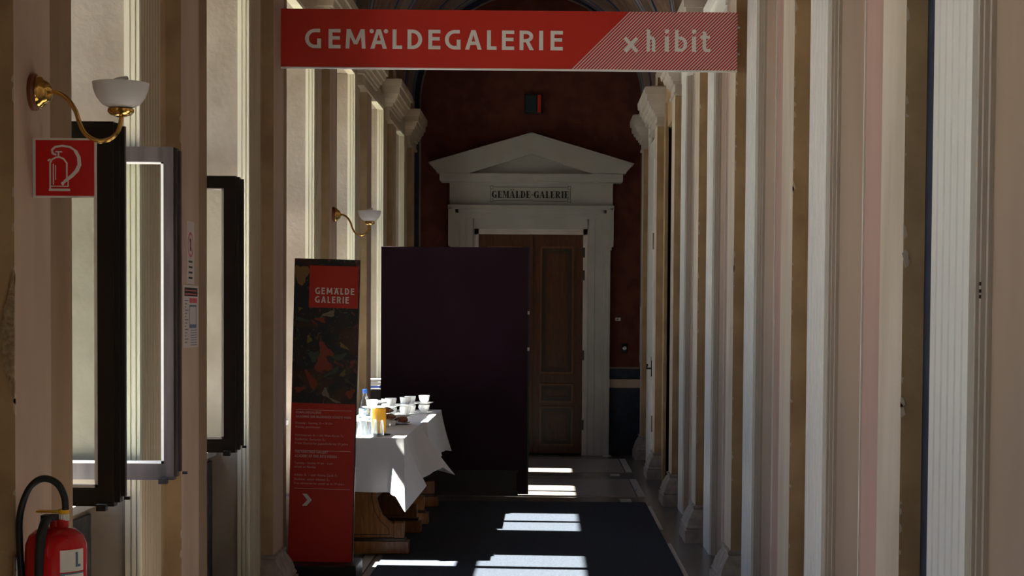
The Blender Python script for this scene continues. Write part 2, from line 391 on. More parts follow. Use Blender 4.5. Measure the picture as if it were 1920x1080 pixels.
# windows
def sash(parent, hinge_x, y, width, z0, z1, m, st=.052, q=1.0):
    """casement leaf standing perpendicular to the wall"""
    x0, x1 = hinge_x, hinge_x + width
    f = MB()
    f.box(x0, x0+.05, y-.022, y+.022, z0, z1); f.box(x1-st, x1, y-.022, y+.022, z0, z1)
    f.box(x0+.05, x1-st, y-.022, y+.022, z1-.055, z1); f.box(x0+.05, x1-st, y-.022, y+.022, z0, z0+.06)
    f.box(x1-.001, x1+.016*q, y-.012, y+.022, z0+.012, z1-.004); f.box(x1+.015*q, x1+.030*q, y+.002, y+.022, z0+.03, z1-.012)
    o = f.build('casement_sash', m, parent)
    p = MB().box(x0+.045, x1-st+.004, y-.003, y+.003, z0+.055, z1-.05).build('pane', 'pane', o)
    b = MB(); t = .010
    b.box(x1-st-t, x1-st+.0005, y-.0215, y-.004, z0+.06, z1-.055); b.box(x0+.05, x1-st, y-.0215, y-.004, z0+.059, z0+.06+t); b.box(x0+.05, x1-st, y-.0215, y-.004, z1-.055-t*.6, z1-.054)
    b.build('glazing_putty', 'putty', o)
    MB().box(x1-.05, x1-.02, y-.05, y-.02, z0-.012, z0+.01).box(x1+.028, x1+.045, y-.006, y+.006, z0+.02, z0+.03).build('stay_hook', 'black', o)
    return o
WN = 0
for i, (a, b) in enumerate(LW):
    WN += 1
    X0, X1 = -2.05, -1.985
    ya, yb = a+.012, b-.012; ym = (ya+yb)/2
    f = MB()
    f.box(X0, X1, ya, ya+.045, .86, HEAD-.012); f.box(X0, X1, yb-.045, yb, .86, HEAD-.012)
    f.box(X0, X1, ya, yb, .86, .92); f.box(X0, X1, ya, yb, HEAD-.19, HEAD-.012); TZ = (2.13, 2.195) if i == 6 else (2.16, 2.29); f.box(X0-.01, X1+.02, ya, yb, *TZ)
    win = struct(f.build('window_%d' % WN, 'sash_grey'))
    u = MB(); u.box(X0, X1, ym-.046, ym+.046, TZ[1], HEAD-.19); u.build('mullion', 'sash_grey', win)
    for (p, q) in ((ya+.045, ym-.046), (ym+.046, yb-.045)):
        MB().box(X0+.03, X0+.035, p, q, TZ[1], HEAD-.19).build('pane', 'pane', win)
    opened = {4: 2, 5: 1}.get(i, 0)         # leaves standing open
    if opened >= 1:
        sash(win, -1.93, ya+.075, .545, .925, 2.155, 'sash_silhouette')
    if opened == 2:
        o = sash(win, -1.93, yb-.045, .567, .935, 2.15, 'sash_grey', .036, .7)
    if i == len(LW)-1:                      # last window: unseen panel added over far half to darken the corridor end
        for (p, q) in ((ym+.01, yb),):
            sh = MB().box(X1+.01, X1+.035, p, q, .87, HEAD-.02).build('light_blocker', 'moulding', win)
    for half in (0, 1):
        if i == 6:                           # far leaf of this window swings outwards
            hy = ya+.045 if half == 0 else yb-.045
            if half == 0:                    # unseen panel added over near half to narrow the sun strip
                MB().box(X0+.01, X0+.04, ya+.045, ym+.03, .92, TZ[0]).build('light_blocker', 'moulding', win)
                continue
            l = MB(); l.box(X0-.50, X0-.45, hy-.02, hy+.02, .93, 2.12); l.box(X0-.06, X0-.005, hy-.02, hy+.02, .93, 2.12); l.box(X0-.50, X0-.005, hy-.02, hy+.02, .93, .99); l.box(X0-.50, X0-.005, hy-.02, hy+.02, 2.06, 2.12)
            lo_ = l.build('casement_sash', 'sash_grey', win)
            MB().box(X0-.45, X0-.06, hy-.003, hy+.003, .99, 2.06).build('pane', 'pane', lo_)
            continue
        if (half == 0 and opened >= 1) or (half == 1 and opened == 2): continue
        p, q = ((ya+.045, ym), (ym, yb-.045))[half]
        l = MB(); s = .05
        l.box(X0+.005, X1+.01, p, p+s, .92, 2.16); l.box(X0+.005, X1+.01, q-s, q, .92, 2.16)
        l.box(X0+.005, X1+.01, p, q, .92, .98); l.box(X0+.005, X1+.01, p, q, 2.10, 2.16)
        lo_ = l.build('casement_sash', 'sash_grey', win)
        MB().box(X0+.03, X0+.035, p+s, q-s, .98, 2.10).build('pane', 'pane', lo_)

# ------------------------------------------------------------------ right wall
DOORWAY = (13.44, 15.11)
mb = MB()
mb.box(WRX+.02, 1.5, NY, DOORWAY[0], 0, SPR+.02); mb.box(WRX+.02, 1.5, DOORWAY[1], END+.2, 0, SPR+.02)
mb.box(WRX+.02, 1.5, DOORWAY[0], DOORWAY[1], 3.3, SPR+.02)
for i, y0 in enumerate(PR):                      # wall strips either side of every pilaster
    mb.box(WRX, WRX+.03, y0-.18, min(y0+PW+.14, END), 0, SPR+.02)
    if i: mb.box(WRX, WRX+.03, PR[i-1]+PW+.14, y0-.18, 3.52, SPR+.02)
wall_right = struct(mb.build('wall_right', ['ochre']))
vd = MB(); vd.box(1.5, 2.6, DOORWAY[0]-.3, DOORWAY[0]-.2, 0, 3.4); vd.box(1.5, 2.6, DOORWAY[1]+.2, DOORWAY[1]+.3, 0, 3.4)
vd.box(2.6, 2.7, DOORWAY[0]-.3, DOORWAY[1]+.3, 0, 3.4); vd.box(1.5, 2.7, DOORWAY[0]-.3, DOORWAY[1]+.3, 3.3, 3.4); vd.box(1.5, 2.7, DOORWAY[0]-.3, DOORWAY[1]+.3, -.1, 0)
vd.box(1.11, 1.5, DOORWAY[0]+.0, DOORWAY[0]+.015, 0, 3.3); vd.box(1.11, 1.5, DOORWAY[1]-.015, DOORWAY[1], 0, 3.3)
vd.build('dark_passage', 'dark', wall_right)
for i, y0 in enumerate(PR):
    pilaster(wall_right, y0, 'R')
    far = y0 - .164
    if abs(y0-15.12) < .05:      # open doorway bay: no white jamb
        continue
    if i > 0:
        fr = MB().prism(ridged(far-.42, far, WRX+.02, 1.062, 6, .007, -1), 0, 3.50).build('fluted_jamb', 'white', wall_right)
        st = MB()
        for (xa, dy) in ((1.074, .020), (1.083, .034), (1.095, .052)): st.box(xa, WRX+.022, far-.42-dy, far-.42, 0, 3.50)
        st.build('jamb_steps', 'steps', wall_right)
        pf = PR[i-1]+PW
        if i != 11 or True:
            if not (abs(PR[i-1]-13.02) < .05):
                MB().box(1.066, WRX+.022, pf+.10, pf+.46, 0, 3.50).build('near_jamb', 'pink', wall_right)
                MB().box(1.060, WRX+.022, pf+.46, pf+.470, 0, 3.50).build('lit_arris_strip', 'white', wall_right)  # white strip in place of the light caught along the jamb arris
        MB().box(1.107, WRX+.021, pf+.47, far-.45, 0, 3.45).build('niche_panel', 'brown', wall_right)
        MB().box(1.060, WRX+.022, pf+.10, far, 3.40, 3.55).box(1.03, WRX+.022, pf+.08, far+.02, 3.55, 3.60).build('niche_head', 'white', wall_right)
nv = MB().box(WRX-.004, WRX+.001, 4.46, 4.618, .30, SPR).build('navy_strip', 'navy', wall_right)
ch = MB()
for y0 in PR[5:9]:
    for k in range(22):
        z = random.uniform(.3, 3.0); h = random.uniform(.008, .04)
        x = PRX
        ch.prism([(x-.001, z-h*.3), (x+.012*random.random()+.002, z), (x+.006, z+h*.7), (x-.001, z+h)], y0-.0015, y0+.004, 'y')
ch.build('plaster_chips', 'cream', wall_right)['kind'] = 'stuff'
sp = MB(); r4 = random.Random(11)
for (cx_, cz_, n_) in ((1.030, 1.727, 9), (1.034, 1.712, 7)):
    sp.prism([(cx_+(.006+.006*r4.random())*math.cos(2*PI*k/n_), cz_+(.010+.012*r4.random())*math.sin(2*PI*k/n_)) for k in range(n_)], 4.6165-.0006*n_/7, 4.621, 'y')
sp.build('plaster_spot', 'steps', wall_right)['kind'] = 'stuff'
for z in (1.63, 1.612, 1.598): MB().box(1.080, 1.0845, 4.002, 4.010, z, z+.009).build('screw_hole', 'black', wall_right)
# white leaf in the last bay
leaf = MB().box(1.052, 1.09, 15.75, 16.62, .01, 3.3).build('door_2', 'white'); struct(leaf)
for z0, z1 in ((.2, .9), (1.1, 3.1)): MB().box(1.045, 1.053, 15.9, 16.47, z0, z1).build('door_panel', 'white', leaf)
MB().tube([(1.05, 16.0, 1.02), (1.00, 16.0, 1.02), (1.0, 15.99, 1.03), (1.0, 15.9, 1.06)], .009, 8).box(1.044, 1.052, 15.97, 16.03, .94, 1.14).build('door_handle', 'black', leaf)
for z in (2.2, .4): MB().box(1.035, 1.053, 15.76, 15.79, z, z+.16).build('hinge', 'steel', leaf)

# ------------------------------------------------------------------ end wall and back wall
mb = MB(); mb.box(OUTX, 1.6, END, END+.2, 0, 5.6)
wall_end = struct(mb.build('wall_end', 'navy'))
def arch_plate(cx, cz, r, xh, zb, y0, y1, seg=40):
    pts = [(cx-xh, zb)] + [(cx - r*math.cos(PI*k/seg), cz + r*math.sin(PI*k/seg)) for k in range(seg+1)] + [(cx+xh, zb)]
    return MB().prism(pts, y0, y1, 'y')
arch_plate(-.19, SPR, 1.235, 1.235, .955, END-.006, END).build('field_outline', 'grey_line', wall_end)
arch_plate(-.19, SPR, 1.215, 1.215, .975, END-.010, END-.005).build('red_field', 'red_wall', wall_end)
MB().box(WLX, WRX, END-.03, END, .76, .83).box(WLX, WRX, END-.02, END, .745, .76).box(WLX, WRX, END-.02, END, .83, .84).build('dado_rail', 'cream', wall_end)
back = struct(MB().box(OUTX, 1.6, NY-.2, NY, 0, 5.6).build('wall_back', 'ochre'))

# ------------------------------------------------------------------ vault
mb = MB(); seg = 36; vs = []; fs = []
for k in range(seg+1):
    a = PI*k/seg
    for r, y in ((RV, NY), (RV, END+.1), (RV+.15, END+.1), (RV+.15, NY)):
        vs.append((CX - r*math.cos(a), y, SPR + r*math.sin(a)))
for k in range(seg):
    for j in range(4): fs.append((k*4+j, k*4+(j+1) % 4, (k+1)*4+(j+1) % 4, (k+1)*4+j))
fs += [(0, 1, 2, 3), tuple(4*seg+j for j in (3, 2, 1, 0))]
ceiling = struct(mb.quadmesh(vs, fs).build('ceiling', 'vault'))
mb = MB().box(OUTX-.1, WLX-.15, NY-.2, END+.2, SPR, SPR+.1).box(WRX+.1, 1.6, NY-.2, END+.2, SPR, SPR+.1)
mb.build('vault_backing', 'vault', ceiling)
def rib(yl, yr, w_, r0, r1, name, m, off=0.0):
    seg = 40; vs = []; fs = []
    cx = (PLX+PRX)/2; 
    for k in range(seg+1):
        a = PI*k/seg; t = (1-math.cos(a))/2; y = yl + (yr-yl)*t + off
        for r, yy in ((r0, y), (r0, y+w_), (r1, y+w_), (r1, y)):
            vs.append((cx - r*math.cos(a), yy, SPR + r*math.sin(a)))
    for k in range(seg):
        for j in range(4): fs.append((k*4+j, k*4+(j+1) % 4, (k+1)*4+(j+1) % 4, (k+1)*4+j))
    fs += [(0, 1, 2, 3), tuple(4*seg+j for j in (3, 2, 1, 0))]
    return MB().quadmesh(vs, fs).build(name, m, ceiling)
r_in = (PRX-PLX)/2
for i, y in enumerate(PL):
    yr = min(PR, key=lambda q: abs(q-y))
    if abs(yr-y) > .6: yr = y+.2
    rib(y, yr, PW, r_in, r_in+.14, 'arch_rib', 'rib_grey')
    rib(y, yr, .05, r_in-.004, r_in+.01, 'painted_band', 'blue', .04)
    rib(y, yr, .05, r_in-.004, r_in+.01, 'painted_band', 'blue', PW-.09)
    rib(y, yr, .05, r_in+.03, r_in+.062, 'painted_band', 'blue', PW+.02)
    rib(y, yr, .05, r_in+.05, r_in+.062, 'painted_band', 'blue', -.3)

# outside
struct(MB().box(-60, OUTX-.3, -40, 60, -3.6, -3.5).build('courtyard_ground', 'ground'), 'sunlit paving of the courtyard outside the windows')

# ------------------------------------------------------------------ end door with pediment
DX = -.183
s_ = 1/169.5
def Zp(y): return 1.55 + (590-y)*s_
door = struct(empty('door_1', (DX, END, 0)))
parts = []
def dpart(mbx, name, m, bevel=0):
    o = mbx.build(name, m, bevel=bevel); parts.append(o); return o
# door leaves
for sgn in (-1, 1):
    l = MB(); x0, x1 = (DX+.006, DX+.575) if sgn > 0 else (DX-.575, DX-.006)
    l.box(x0, x1, END-.10, END-.06, .02, 2.43)
    o = dpart(l, 'door_leaf', 'door_wood')
    cx = (x0+x1)/2
    for (z0, z1, hw) in ((.92, 2.28, .165), (.60, .77, .165), (.12, .52, .165)):
        q = MB()
        for k, (g, dd) in enumerate(((.035, .018), (.0, .010))):
            pass
        def ring(q, hw, z0, z1, t, y0, y1):
            q.box(cx-hw, cx-hw+t, y0, y1, z0, z1); q.box(cx+hw-t, cx+hw, y0, y1, z0, z1)
            q.box(cx-hw+t, cx+hw-t, y0, y1, z0, z0+t); q.box(cx-hw+t, cx+hw-t, y0, y1, z1-t, z1)
        ring(q, hw+.02, z0-.02, z1+.02, .02, END-.125, END-.099)
        r1 = q.build('panel_moulding', 'door_light', o)
        q = MB(); ring(q, hw, z0, z1, .045, END-.112, END-.0995); q.build('panel_border', 'door_dark', o)
        MB().box(cx-hw+.06, cx+hw-.06, END-.108, END-.0995, z0+.06, z1-.06).build('field_panel', 'door_wood', o)
    if sgn > 0:
        for z in (.28, 1.05, 1.93, 2.18): MB().box(x1-.004, x1+.02, END-.125, END-.10, z, z+.11).build('hinge', 'plinth', o)
# astragal
dpart(MB().box(DX-.022, DX+.022, END-.125, END-.10, .02, 2.43), 'meeting_strip', 'door_wood')
# inner frame
f = MB(); f.box(DX-.62, DX-.575, END-.12, END, 0, 2.49); f.box(DX+.575, DX+.62, END-.12, END, 0, 2.49); f.box(DX-.62, DX+.62, END-.12, END, 2.43, 2.49)
dpart(f, 'door_frame', 'capital_grey')
# jambs and ears
for sgn in (-1, 1):
    pts = [(DX+sgn*.62, END)]
    prof = [(.62, .13), (.635, .13), (.64, .155), (.70, .155), (.704, .150), (.712, .150), (.716, .158), (.775, .158), (.780, .165), (.80, .165), (.806, .178), (.845, .178), (.85, .185), (.872, .185), (.875, 0)]
    pts += [(DX+sgn*a, END-b) for a, b in prof]
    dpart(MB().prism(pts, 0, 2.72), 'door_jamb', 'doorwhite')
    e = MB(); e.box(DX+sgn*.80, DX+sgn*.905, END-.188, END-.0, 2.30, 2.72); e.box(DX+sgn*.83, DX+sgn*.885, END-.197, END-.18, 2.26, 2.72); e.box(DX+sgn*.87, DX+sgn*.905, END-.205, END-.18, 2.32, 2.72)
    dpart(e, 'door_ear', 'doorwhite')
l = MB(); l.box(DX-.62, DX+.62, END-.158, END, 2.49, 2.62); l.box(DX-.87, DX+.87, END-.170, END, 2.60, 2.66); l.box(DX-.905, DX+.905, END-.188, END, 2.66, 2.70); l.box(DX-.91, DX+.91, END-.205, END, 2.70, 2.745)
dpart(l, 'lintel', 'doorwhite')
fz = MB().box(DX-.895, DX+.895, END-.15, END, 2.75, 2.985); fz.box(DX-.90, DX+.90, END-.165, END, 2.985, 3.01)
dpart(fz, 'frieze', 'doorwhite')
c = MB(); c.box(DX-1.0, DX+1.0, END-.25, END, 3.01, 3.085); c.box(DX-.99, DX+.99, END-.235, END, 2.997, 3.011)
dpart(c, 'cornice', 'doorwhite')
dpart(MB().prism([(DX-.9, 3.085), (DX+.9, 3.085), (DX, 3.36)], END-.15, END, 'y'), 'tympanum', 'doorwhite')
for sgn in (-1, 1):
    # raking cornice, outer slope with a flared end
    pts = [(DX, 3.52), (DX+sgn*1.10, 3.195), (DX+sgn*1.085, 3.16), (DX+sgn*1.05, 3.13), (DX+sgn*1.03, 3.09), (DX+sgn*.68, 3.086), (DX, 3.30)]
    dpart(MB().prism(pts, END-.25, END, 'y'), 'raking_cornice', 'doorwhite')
    pts = [(DX, 3.53), (DX+sgn*1.12, 3.20), (DX+sgn*1.11, 3.182), (DX, 3.505)]
    dpart(MB().prism(pts, END-.275, END, 'y'), 'raking_fillet', 'doorwhite')
# painted name with its frame, serif lettering drawn stroke by stroke
def serif_text(s, x0, x1, z0, z1, y, depth=.002):
    T = MB(); H = z1-z0
    wd = {'G': .78, 'E': .66, 'M': .96, 'A': .80, 'Ä': .80, 'L': .62, 'D': .76, 'R': .78, 'I': .40, '-': .34}
    tot = sum(wd[c]+.06 for c in s); kx = (x1-x0)/tot; x = x0; cnt = [0]
    def dp():
        cnt[0] += 1; return depth + .00002*cnt[0]
    def rc(a, b, c, d): T.box(x+a*kx, x+b*kx, y-dp(), y+.0002, z0+c*H, z0+d*H)
    def poly(p): T.prism([(x+a*kx, z0+b*H) for a, b in p], y-dp(), y+.0002, 'y')
    def bowl(cx, cz, rx, rz, ix, iz, a0, a1, n=14):
        for k in range(n):
            p, q = a0+(a1-a0)*k/n, a0+(a1-a0)*(k+1)/n
            poly([(cx+rx*math.cos(p), cz+rz*math.sin(p)), (cx+rx*math.cos(q), cz+rz*math.sin(q)), (cx+ix*math.cos(q), cz+iz*math.sin(q)), (cx+ix*math.cos(p), cz+iz*math.sin(p))])
    S = .26; t = .07
    for c in s:
        wc = wd[c]
        if c in 'ELRDI':
            rc(.08, .08+S, 0, 1); rc(0, .42 if c in 'RI' else .3, 0, t); rc(0, .42 if c == 'I' else .3, 1-t, 1)
        if c == 'E': rc(.3, .6, 1-t, 1); rc(.3, .62, 0, t); rc(.54, .6, .72, 1); rc(.56, .62, 0, .3); rc(.3, .5, .47, .53); rc(.46, .5, .38, .62)
        if c == 'L': rc(.3, .6, 0, t); rc(.53, .6, 0, .32)
        if c == 'D': rc(.3, .42, 1-t, 1); rc(.3, .42, 0, t); bowl(.38, .5, .36, .5, .12, .43, -PI/2, PI/2)
        if c == 'R': rc(.3, .42, 1-t, 1); rc(.3, .42, .45, .52); bowl(.40, .74, .31, .26, .08, .2, -PI/2, PI/2); poly([(.34, .48), (.50, .48), (.78, 0), (.52, 0)])
        if c == 'G': bowl(.40, .5, .40, .5, .13, .43, PI*.28, PI*1.62); rc(.48, .72, .02, .44); rc(.40, .78, .40, .46); rc(.62, .68, .62, .96)
        if c in 'AÄ':
            poly([(.34, 1), (.42, 1), (.12, 0), (.05, 0)]); poly([(.30, 1), (.46, 1), (.76, 0), (.48, 0)]); rc(.2, .5, .3, .36); rc(0, .24, 0, t); rc(.42, .80, 0, t)
        if c == 'Ä': rc(.18, .30, 1.08, 1.26); rc(.50, .62, 1.08, 1.26)
        if c == 'M':
            rc(.10, .16, 0, 1); rc(0, .28, 0, t); rc(0, .2, 1-t, 1); poly([(.10, 1), (.34, 1), (.54, .05), (.44, .05)]); poly([(.44, .05), (.50, .05), (.72, 1), (.66, 1)]); rc(.66, .90, 0, 1); rc(.58, .96, 0, t); rc(.66, .96, 1-t, 1)
        if c == '-': rc(.04, .30, .40, .50)
        x += (wc+.06)*kx
    return T
cxs = DX-.008; zc = 2.865
T = serif_text('GEMÄLDE-GALERIE', cxs-.425, cxs+.425, zc-.038, zc+.038, END-.151)
T.box(cxs-.40, cxs+.40, END-.153, END-.15, zc+.078, zc+.083); T.box(cxs-.40, cxs+.40, END-.153, END-.15, zc-.073, zc-.068)
for sg in (-1, 1):
    T.box(cxs+sg*.434, cxs+sg*.439, END-.153, END-.15, zc-.04, zc+.05)
    for zz in (zc+.075, zc-.065):
        q = .018
        X = cxs+sg*.425
        T.box(X-q, X+q, END-.153, END-.15, zz+q-.004, zz+q); T.box(X-q, X+q, END-.153, END-.15, zz-q, zz-q+.004)
        T.box(X-q, X-q+.004, END-.153, END-.15, zz-q, zz+q); T.box(X+q-.004, X+q, END-.153, END-.15, zz-q, zz+q)
dpart(T, 'painted_name', 'print_black')
kids(door, *parts)

# small fittings on the end wall
e = empty('emergency_lamp', (-.165, END-.01, 3.75))
a = MB().box(-.265, -.065, END-.09, END-.01, 3.76, 3.97).build('housing', 'black', bevel=.006)
b = MB().box(-.12, -.085, END-.098, END-.09, 3.77, 3.96).build('red_cover', mat('red_lens', (0.5, 0.03, 0.01), .3))
d = MB().box(-.245, -.13, END-.096, END-.09, 3.78, 3.95).build('front_plate', mat('teal_plate', (0.01, 0.035, 0.045), .3))
kids(e, a, b, d); tag(e, 'small dark box with a red strip high on the red end wall', 'wall lamp')
o = MB().box(.755, .815, END-.016, END-.010, 1.488, 1.522).build('door_plate', ['print_white'], origin=(.785, END-.01, 1.50))
MB().box(-.016, .006, -.0075, -.0058, -.004, .012).build('plate_mark', 'print_blue', o)
tag(o, 'tiny white plate on the red wall right of the wooden door', 'sign')
e = empty('doorbell', (.86, END-.01, 1.18))
a = MB().box(.825, .895, END-.03, END-.01, 1.13, 1.235).build('bell_plate', 'black', bevel=.01)
b = MB().lathe([(.0, -.03), (.022, -.028), (.027, -.015), (.027, 0)], (.86, END-.03, 1.185), 20, 'y').build('bell_button', 'steel', smooth=True)
kids(e, a, b); tag(e, 'round metal bell button on a dark plate below the tiny white plate', 'doorbell')
e = empty('framed_notice', (1.06, 17.65, 1.0))
a = MB().box(1.035, 1.085, 17.56, 17.735, 1.0, 1.68).build('frame', 'grey_line'); b = MB().box(1.028, 1.036, 17.58, 17.72, 1.03, 1.65).build('sheet', 'paper')
kids(e, a, b); tag(e, 'narrow framed board on the right wall corner next to the end wall', 'frame')

# ------------------------------------------------------------------ carpet
rug = MB().box(-1.03, .82, 7.2, 13.12, .004, .014).build('carpet_runner', 'rug', bevel=.003)
tag(rug, 'long dark navy carpet runner lying along the marble corridor floor', 'carpet')

# ------------------------------------------------------------------ hanging sign
SY = 8.78
sg = empty('hanging_sign', (-.217, SY, 2.87))
W2, H2 = 1.242, .157; zc = 3.045; xc = -.217
tilt = math.radians(.12)
x0, x1, z0, z1 = xc-W2, xc+W2, zc-H2, zc+H2
ps = []
ps.append(MB().box(x0, x1, SY-.012, SY+.012, z0, z1).build('sign_board', 'sign_red'))
xb = xc + .342; xt = xb+2*H2
o = MB().prism([(xb, z0), (x1, z0), (x1, z1), (xt, z1)], SY-.0135, SY-.012, 'y').build('hatched_field', 'hatch'); ps.append(o)
ps.append(MB().box(x0, x1, SY-.014, SY+.014, z0-.007, z0).build('bottom_edge', 'print_white'))
def px(x): return x0 + (x-523)/855*(2*W2)
def pz(x, y): return z1 - (y - 22 - 7*(x-523)/855)/344.5
def stroke_letter(mbx, c, X0, X1, Z0, Z1, y, d, t):
    """one bold sans letter in the box X0..X1, Z0..Z1; t = stroke width"""
    w_, h_ = X1-X0, Z1-Z0; cnt = [0]
    def dd_():
        cnt[0] += 1; return d*(1+.012*cnt[0])
    def bx_(a, b, c_, e_): mbx.box(a, b, y-dd_(), y+.0002, c_, e_)
    def po(p): mbx.prism(p, y-dd_(), y+.0002, 'y')
    def arc(cx, cz, rx, rz, a0, a1, tx=t, tz=t, n=16):
        for k in range(n):
            p, q_ = a0+(a1-a0)*k/n, a0+(a1-a0)*(k+1)/n
            po([(cx+rx*math.cos(p), cz+rz*math.sin(p)), (cx+rx*math.cos(q_), cz+rz*math.sin(q_)), (cx+(rx-tx)*math.cos(q_), cz+(rz-tz)*math.sin(q_)), (cx+(rx-tx)*math.cos(p), cz+(rz-tz)*math.sin(p))])
    th = t*.88
    if c in 'ELDRIbhiG': pass
    if c in 'ELDR': bx_(X0, X0+t, Z0, Z1)
    if c == 'I': bx_(X0, X1, Z0, Z1)
    if c in 'E': bx_(X0+t, X1, Z1-th, Z1); bx_(X0+t, X1-w_*.06, Z0+h_*.54-th/2, Z0+h_*.54+th/2)
    if c in 'EL': bx_(X0+t, X1, Z0, Z0+th)
    if c == 'D':
        m_ = X0+w_*.34; bx_(X0+t, m_, Z1-th, Z1); bx_(X0+t, m_, Z0, Z0+th); arc(m_, (Z0+Z1)/2, X1-m_, h_/2, -PI/2, PI/2, t, th)
    if c == 'R':
        m_ = X0+w_*.42; zb_ = Z0+h_*.40; bx_(X0+t, m_, Z1-th, Z1); bx_(X0+t, m_, zb_, zb_+th*.9); arc(m_, (zb_+Z1)/2, X1-w_*.05-m_, (Z1-zb_)/2, -PI/2, PI/2, t, th*.95)
        po([(X0+w_*.38, zb_+th*.4), (X0+w_*.38+t, zb_+th*.4), (X1, Z0), (X1-t*1.1, Z0)])
    if c == 'G':
        cx = X0+w_*.62; cz = (Z0+Z1)/2; arc(cx, cz, w_*.62, h_/2, PI*.5, PI*1.5, t, th); bx_(cx, X1-w_*.06, Z1-th, Z1); bx_(cx, X1, Z0, Z0+th); bx_(X1-t, X1, Z0, Z0+h_*.50)
    if c == 'A':
        cx = (X0+X1)/2; q_ = t*.55
        po([(cx-q_, Z1), (cx+q_*.6, Z1), (X0+t*1.05, Z0), (X0, Z0)]); po([(cx-q_*.6, Z1), (cx+q_, Z1), (X1, Z0), (X1-t*1.05, Z0)]); bx_(X0+w_*.26, X1-w_*.26, Z0+h_*.24, Z0+h_*.24+th)
    if c == 'M':
        po([(X0, Z0), (X0+t*.95, Z0), (X0+w_*.10+t*.8, Z1), (X0+w_*.05, Z1)]); po([(X1, Z0), (X1-t*.95, Z0), (X1-w_*.10-t*.8, Z1), (X1-w_*.05, Z1)])
        cx = (X0+X1)/2; po([(X0+w_*.05, Z1), (X0+w_*.05+t, Z1), (cx+t*.45, Z0+h_*.22), (cx-t*.45, Z0+h_*.22)]); po([(X1-w_*.05, Z1), (X1-w_*.05-t, Z1), (cx-t*.45, Z0+h_*.22), (cx+t*.45, Z0+h_*.22)])
    if c == 'x':
        for a_, b_ in ((X0, X1), (X1, X0)):
            v = Vector((b_-a_, Z1-Z0)); n = Vector((-v.y, v.x)).normalized()*t*.5
            po([(a_+n.x, Z0+n.y), (b_+n.x, Z1+n.y), (b_-n.x, Z1-n.y), (a_-n.x, Z0-n.y)])
    xh_ = Z0 + h_*.70
    if c == 'h':
        bx_(X0, X0+t, Z0, Z1); bx_(X1-t, X1, Z0, Z0+h_*.45); arc((X0+X1)/2, Z0+h_*.45, w_/2, xh_-(Z0+h_*.45), 0, PI, t, th)
    if c == 'i':
        bx_(X0, X1, Z0, xh_); mbx.lathe([(.0001, -d), (w_*.56, -d), (w_*.56, 0)], ((X0+X1)/2, y, Z1-w_*.4), 18, 'y')
    if c == 'b':
        bx_(X0, X0+t, Z0, Z1); cz = (Z0+xh_)/2; m_ = X0+w_*.42; arc(m_, cz, X1-m_, (xh_-Z0)/2, -PI/2, PI/2, t, th); bx_(X0, m_, xh_-th, xh_); bx_(X0, m_, Z0, Z0+th)
    if c == 't':
        bx_(X0+w_*.24, X0+w_*.24+t, Z0+h_*.16, Z1); bx_(X0, X1-w_*.06, xh_-th*.3, xh_+th*.7); bx_(X0+w_*.24+t*.8, X1, Z0, Z0+th); po([(X0+w_*.24, Z0+h_*.18), (X0+w_*.24+t, Z0+h_*.18), (X0+w_*.24+t, Z0), (X0+w_*.24+t*.45, Z0+h_*.03)])
for c, a_, b_ in (('G', 568, 598), ('E', 612, 634.5), ('M', 644, 681.5), ('A', 690.5, 721.5), ('L', 732, 750), ('D', 760, 787.5), ('E', 799, 821.6), ('G', 830, 859.5), ('A', 868, 899),
                  ('L', 909, 927), ('E', 937, 960), ('R', 970, 997), ('I', 1006.6, 1014.2), ('E', 1028, 1051)):
    L1 = MB(); stroke_letter(L1, c, px(a_), px(b_), pz(568, 95.7), pz(568, 59.5), SY-.012, .0012, .0212); ps.append(L1.build('letter', 'print_white'))
for xx in (692.8, 719.5):
    ps.append(MB().lathe([(.0001, -.0012), (.0118, -.0012), (.0118, 0)], (px(xx), SY-.012, pz(568, 63.0)), 20, 'y').build('umlaut_dot', 'print_white'))
for c, a_, b_, yt in (('x', 1167.5, 1190, 77), ('h', 1208, 1224.5, 61), ('i', 1242, 1249.8, 61), ('b', 1261, 1284, 61), ('i', 1293, 1300.8, 61), ('t', 1308.5, 1327.5, 64)):
    L1 = MB(); stroke_letter(L1, c, px(a_), px(b_), pz(1240, 102), pz(1240, yt), SY-.0135, .0012, .0190); ps.append(L1.build('letter', 'print_white'))
for xx in (x0, x1):
    for zz in (z0+.09, z1-.08): ps.append(MB().box(xx-.015, xx+.015, SY-.006, SY+.02, zz-.006, zz+.006).build('fixing_pin', 'steel'))
kids(sg, *ps); sg.rotation_euler = (0, tilt, 0)
tag(sg, 'wide red hanging sign reading GEMÄLDEGALERIE with hatched x hibit end', 'sign')

# ------------------------------------------------------------------ standing banner
BY = 9.20; bz0 = .115
st = empty('banner_stand', (-1.29, BY, 0))
bs = MB().box(-1.515, -1.075, BY-.16, BY+.16, 0, .115).build('foot', 'black', bevel=.006)
kids(st, bs)
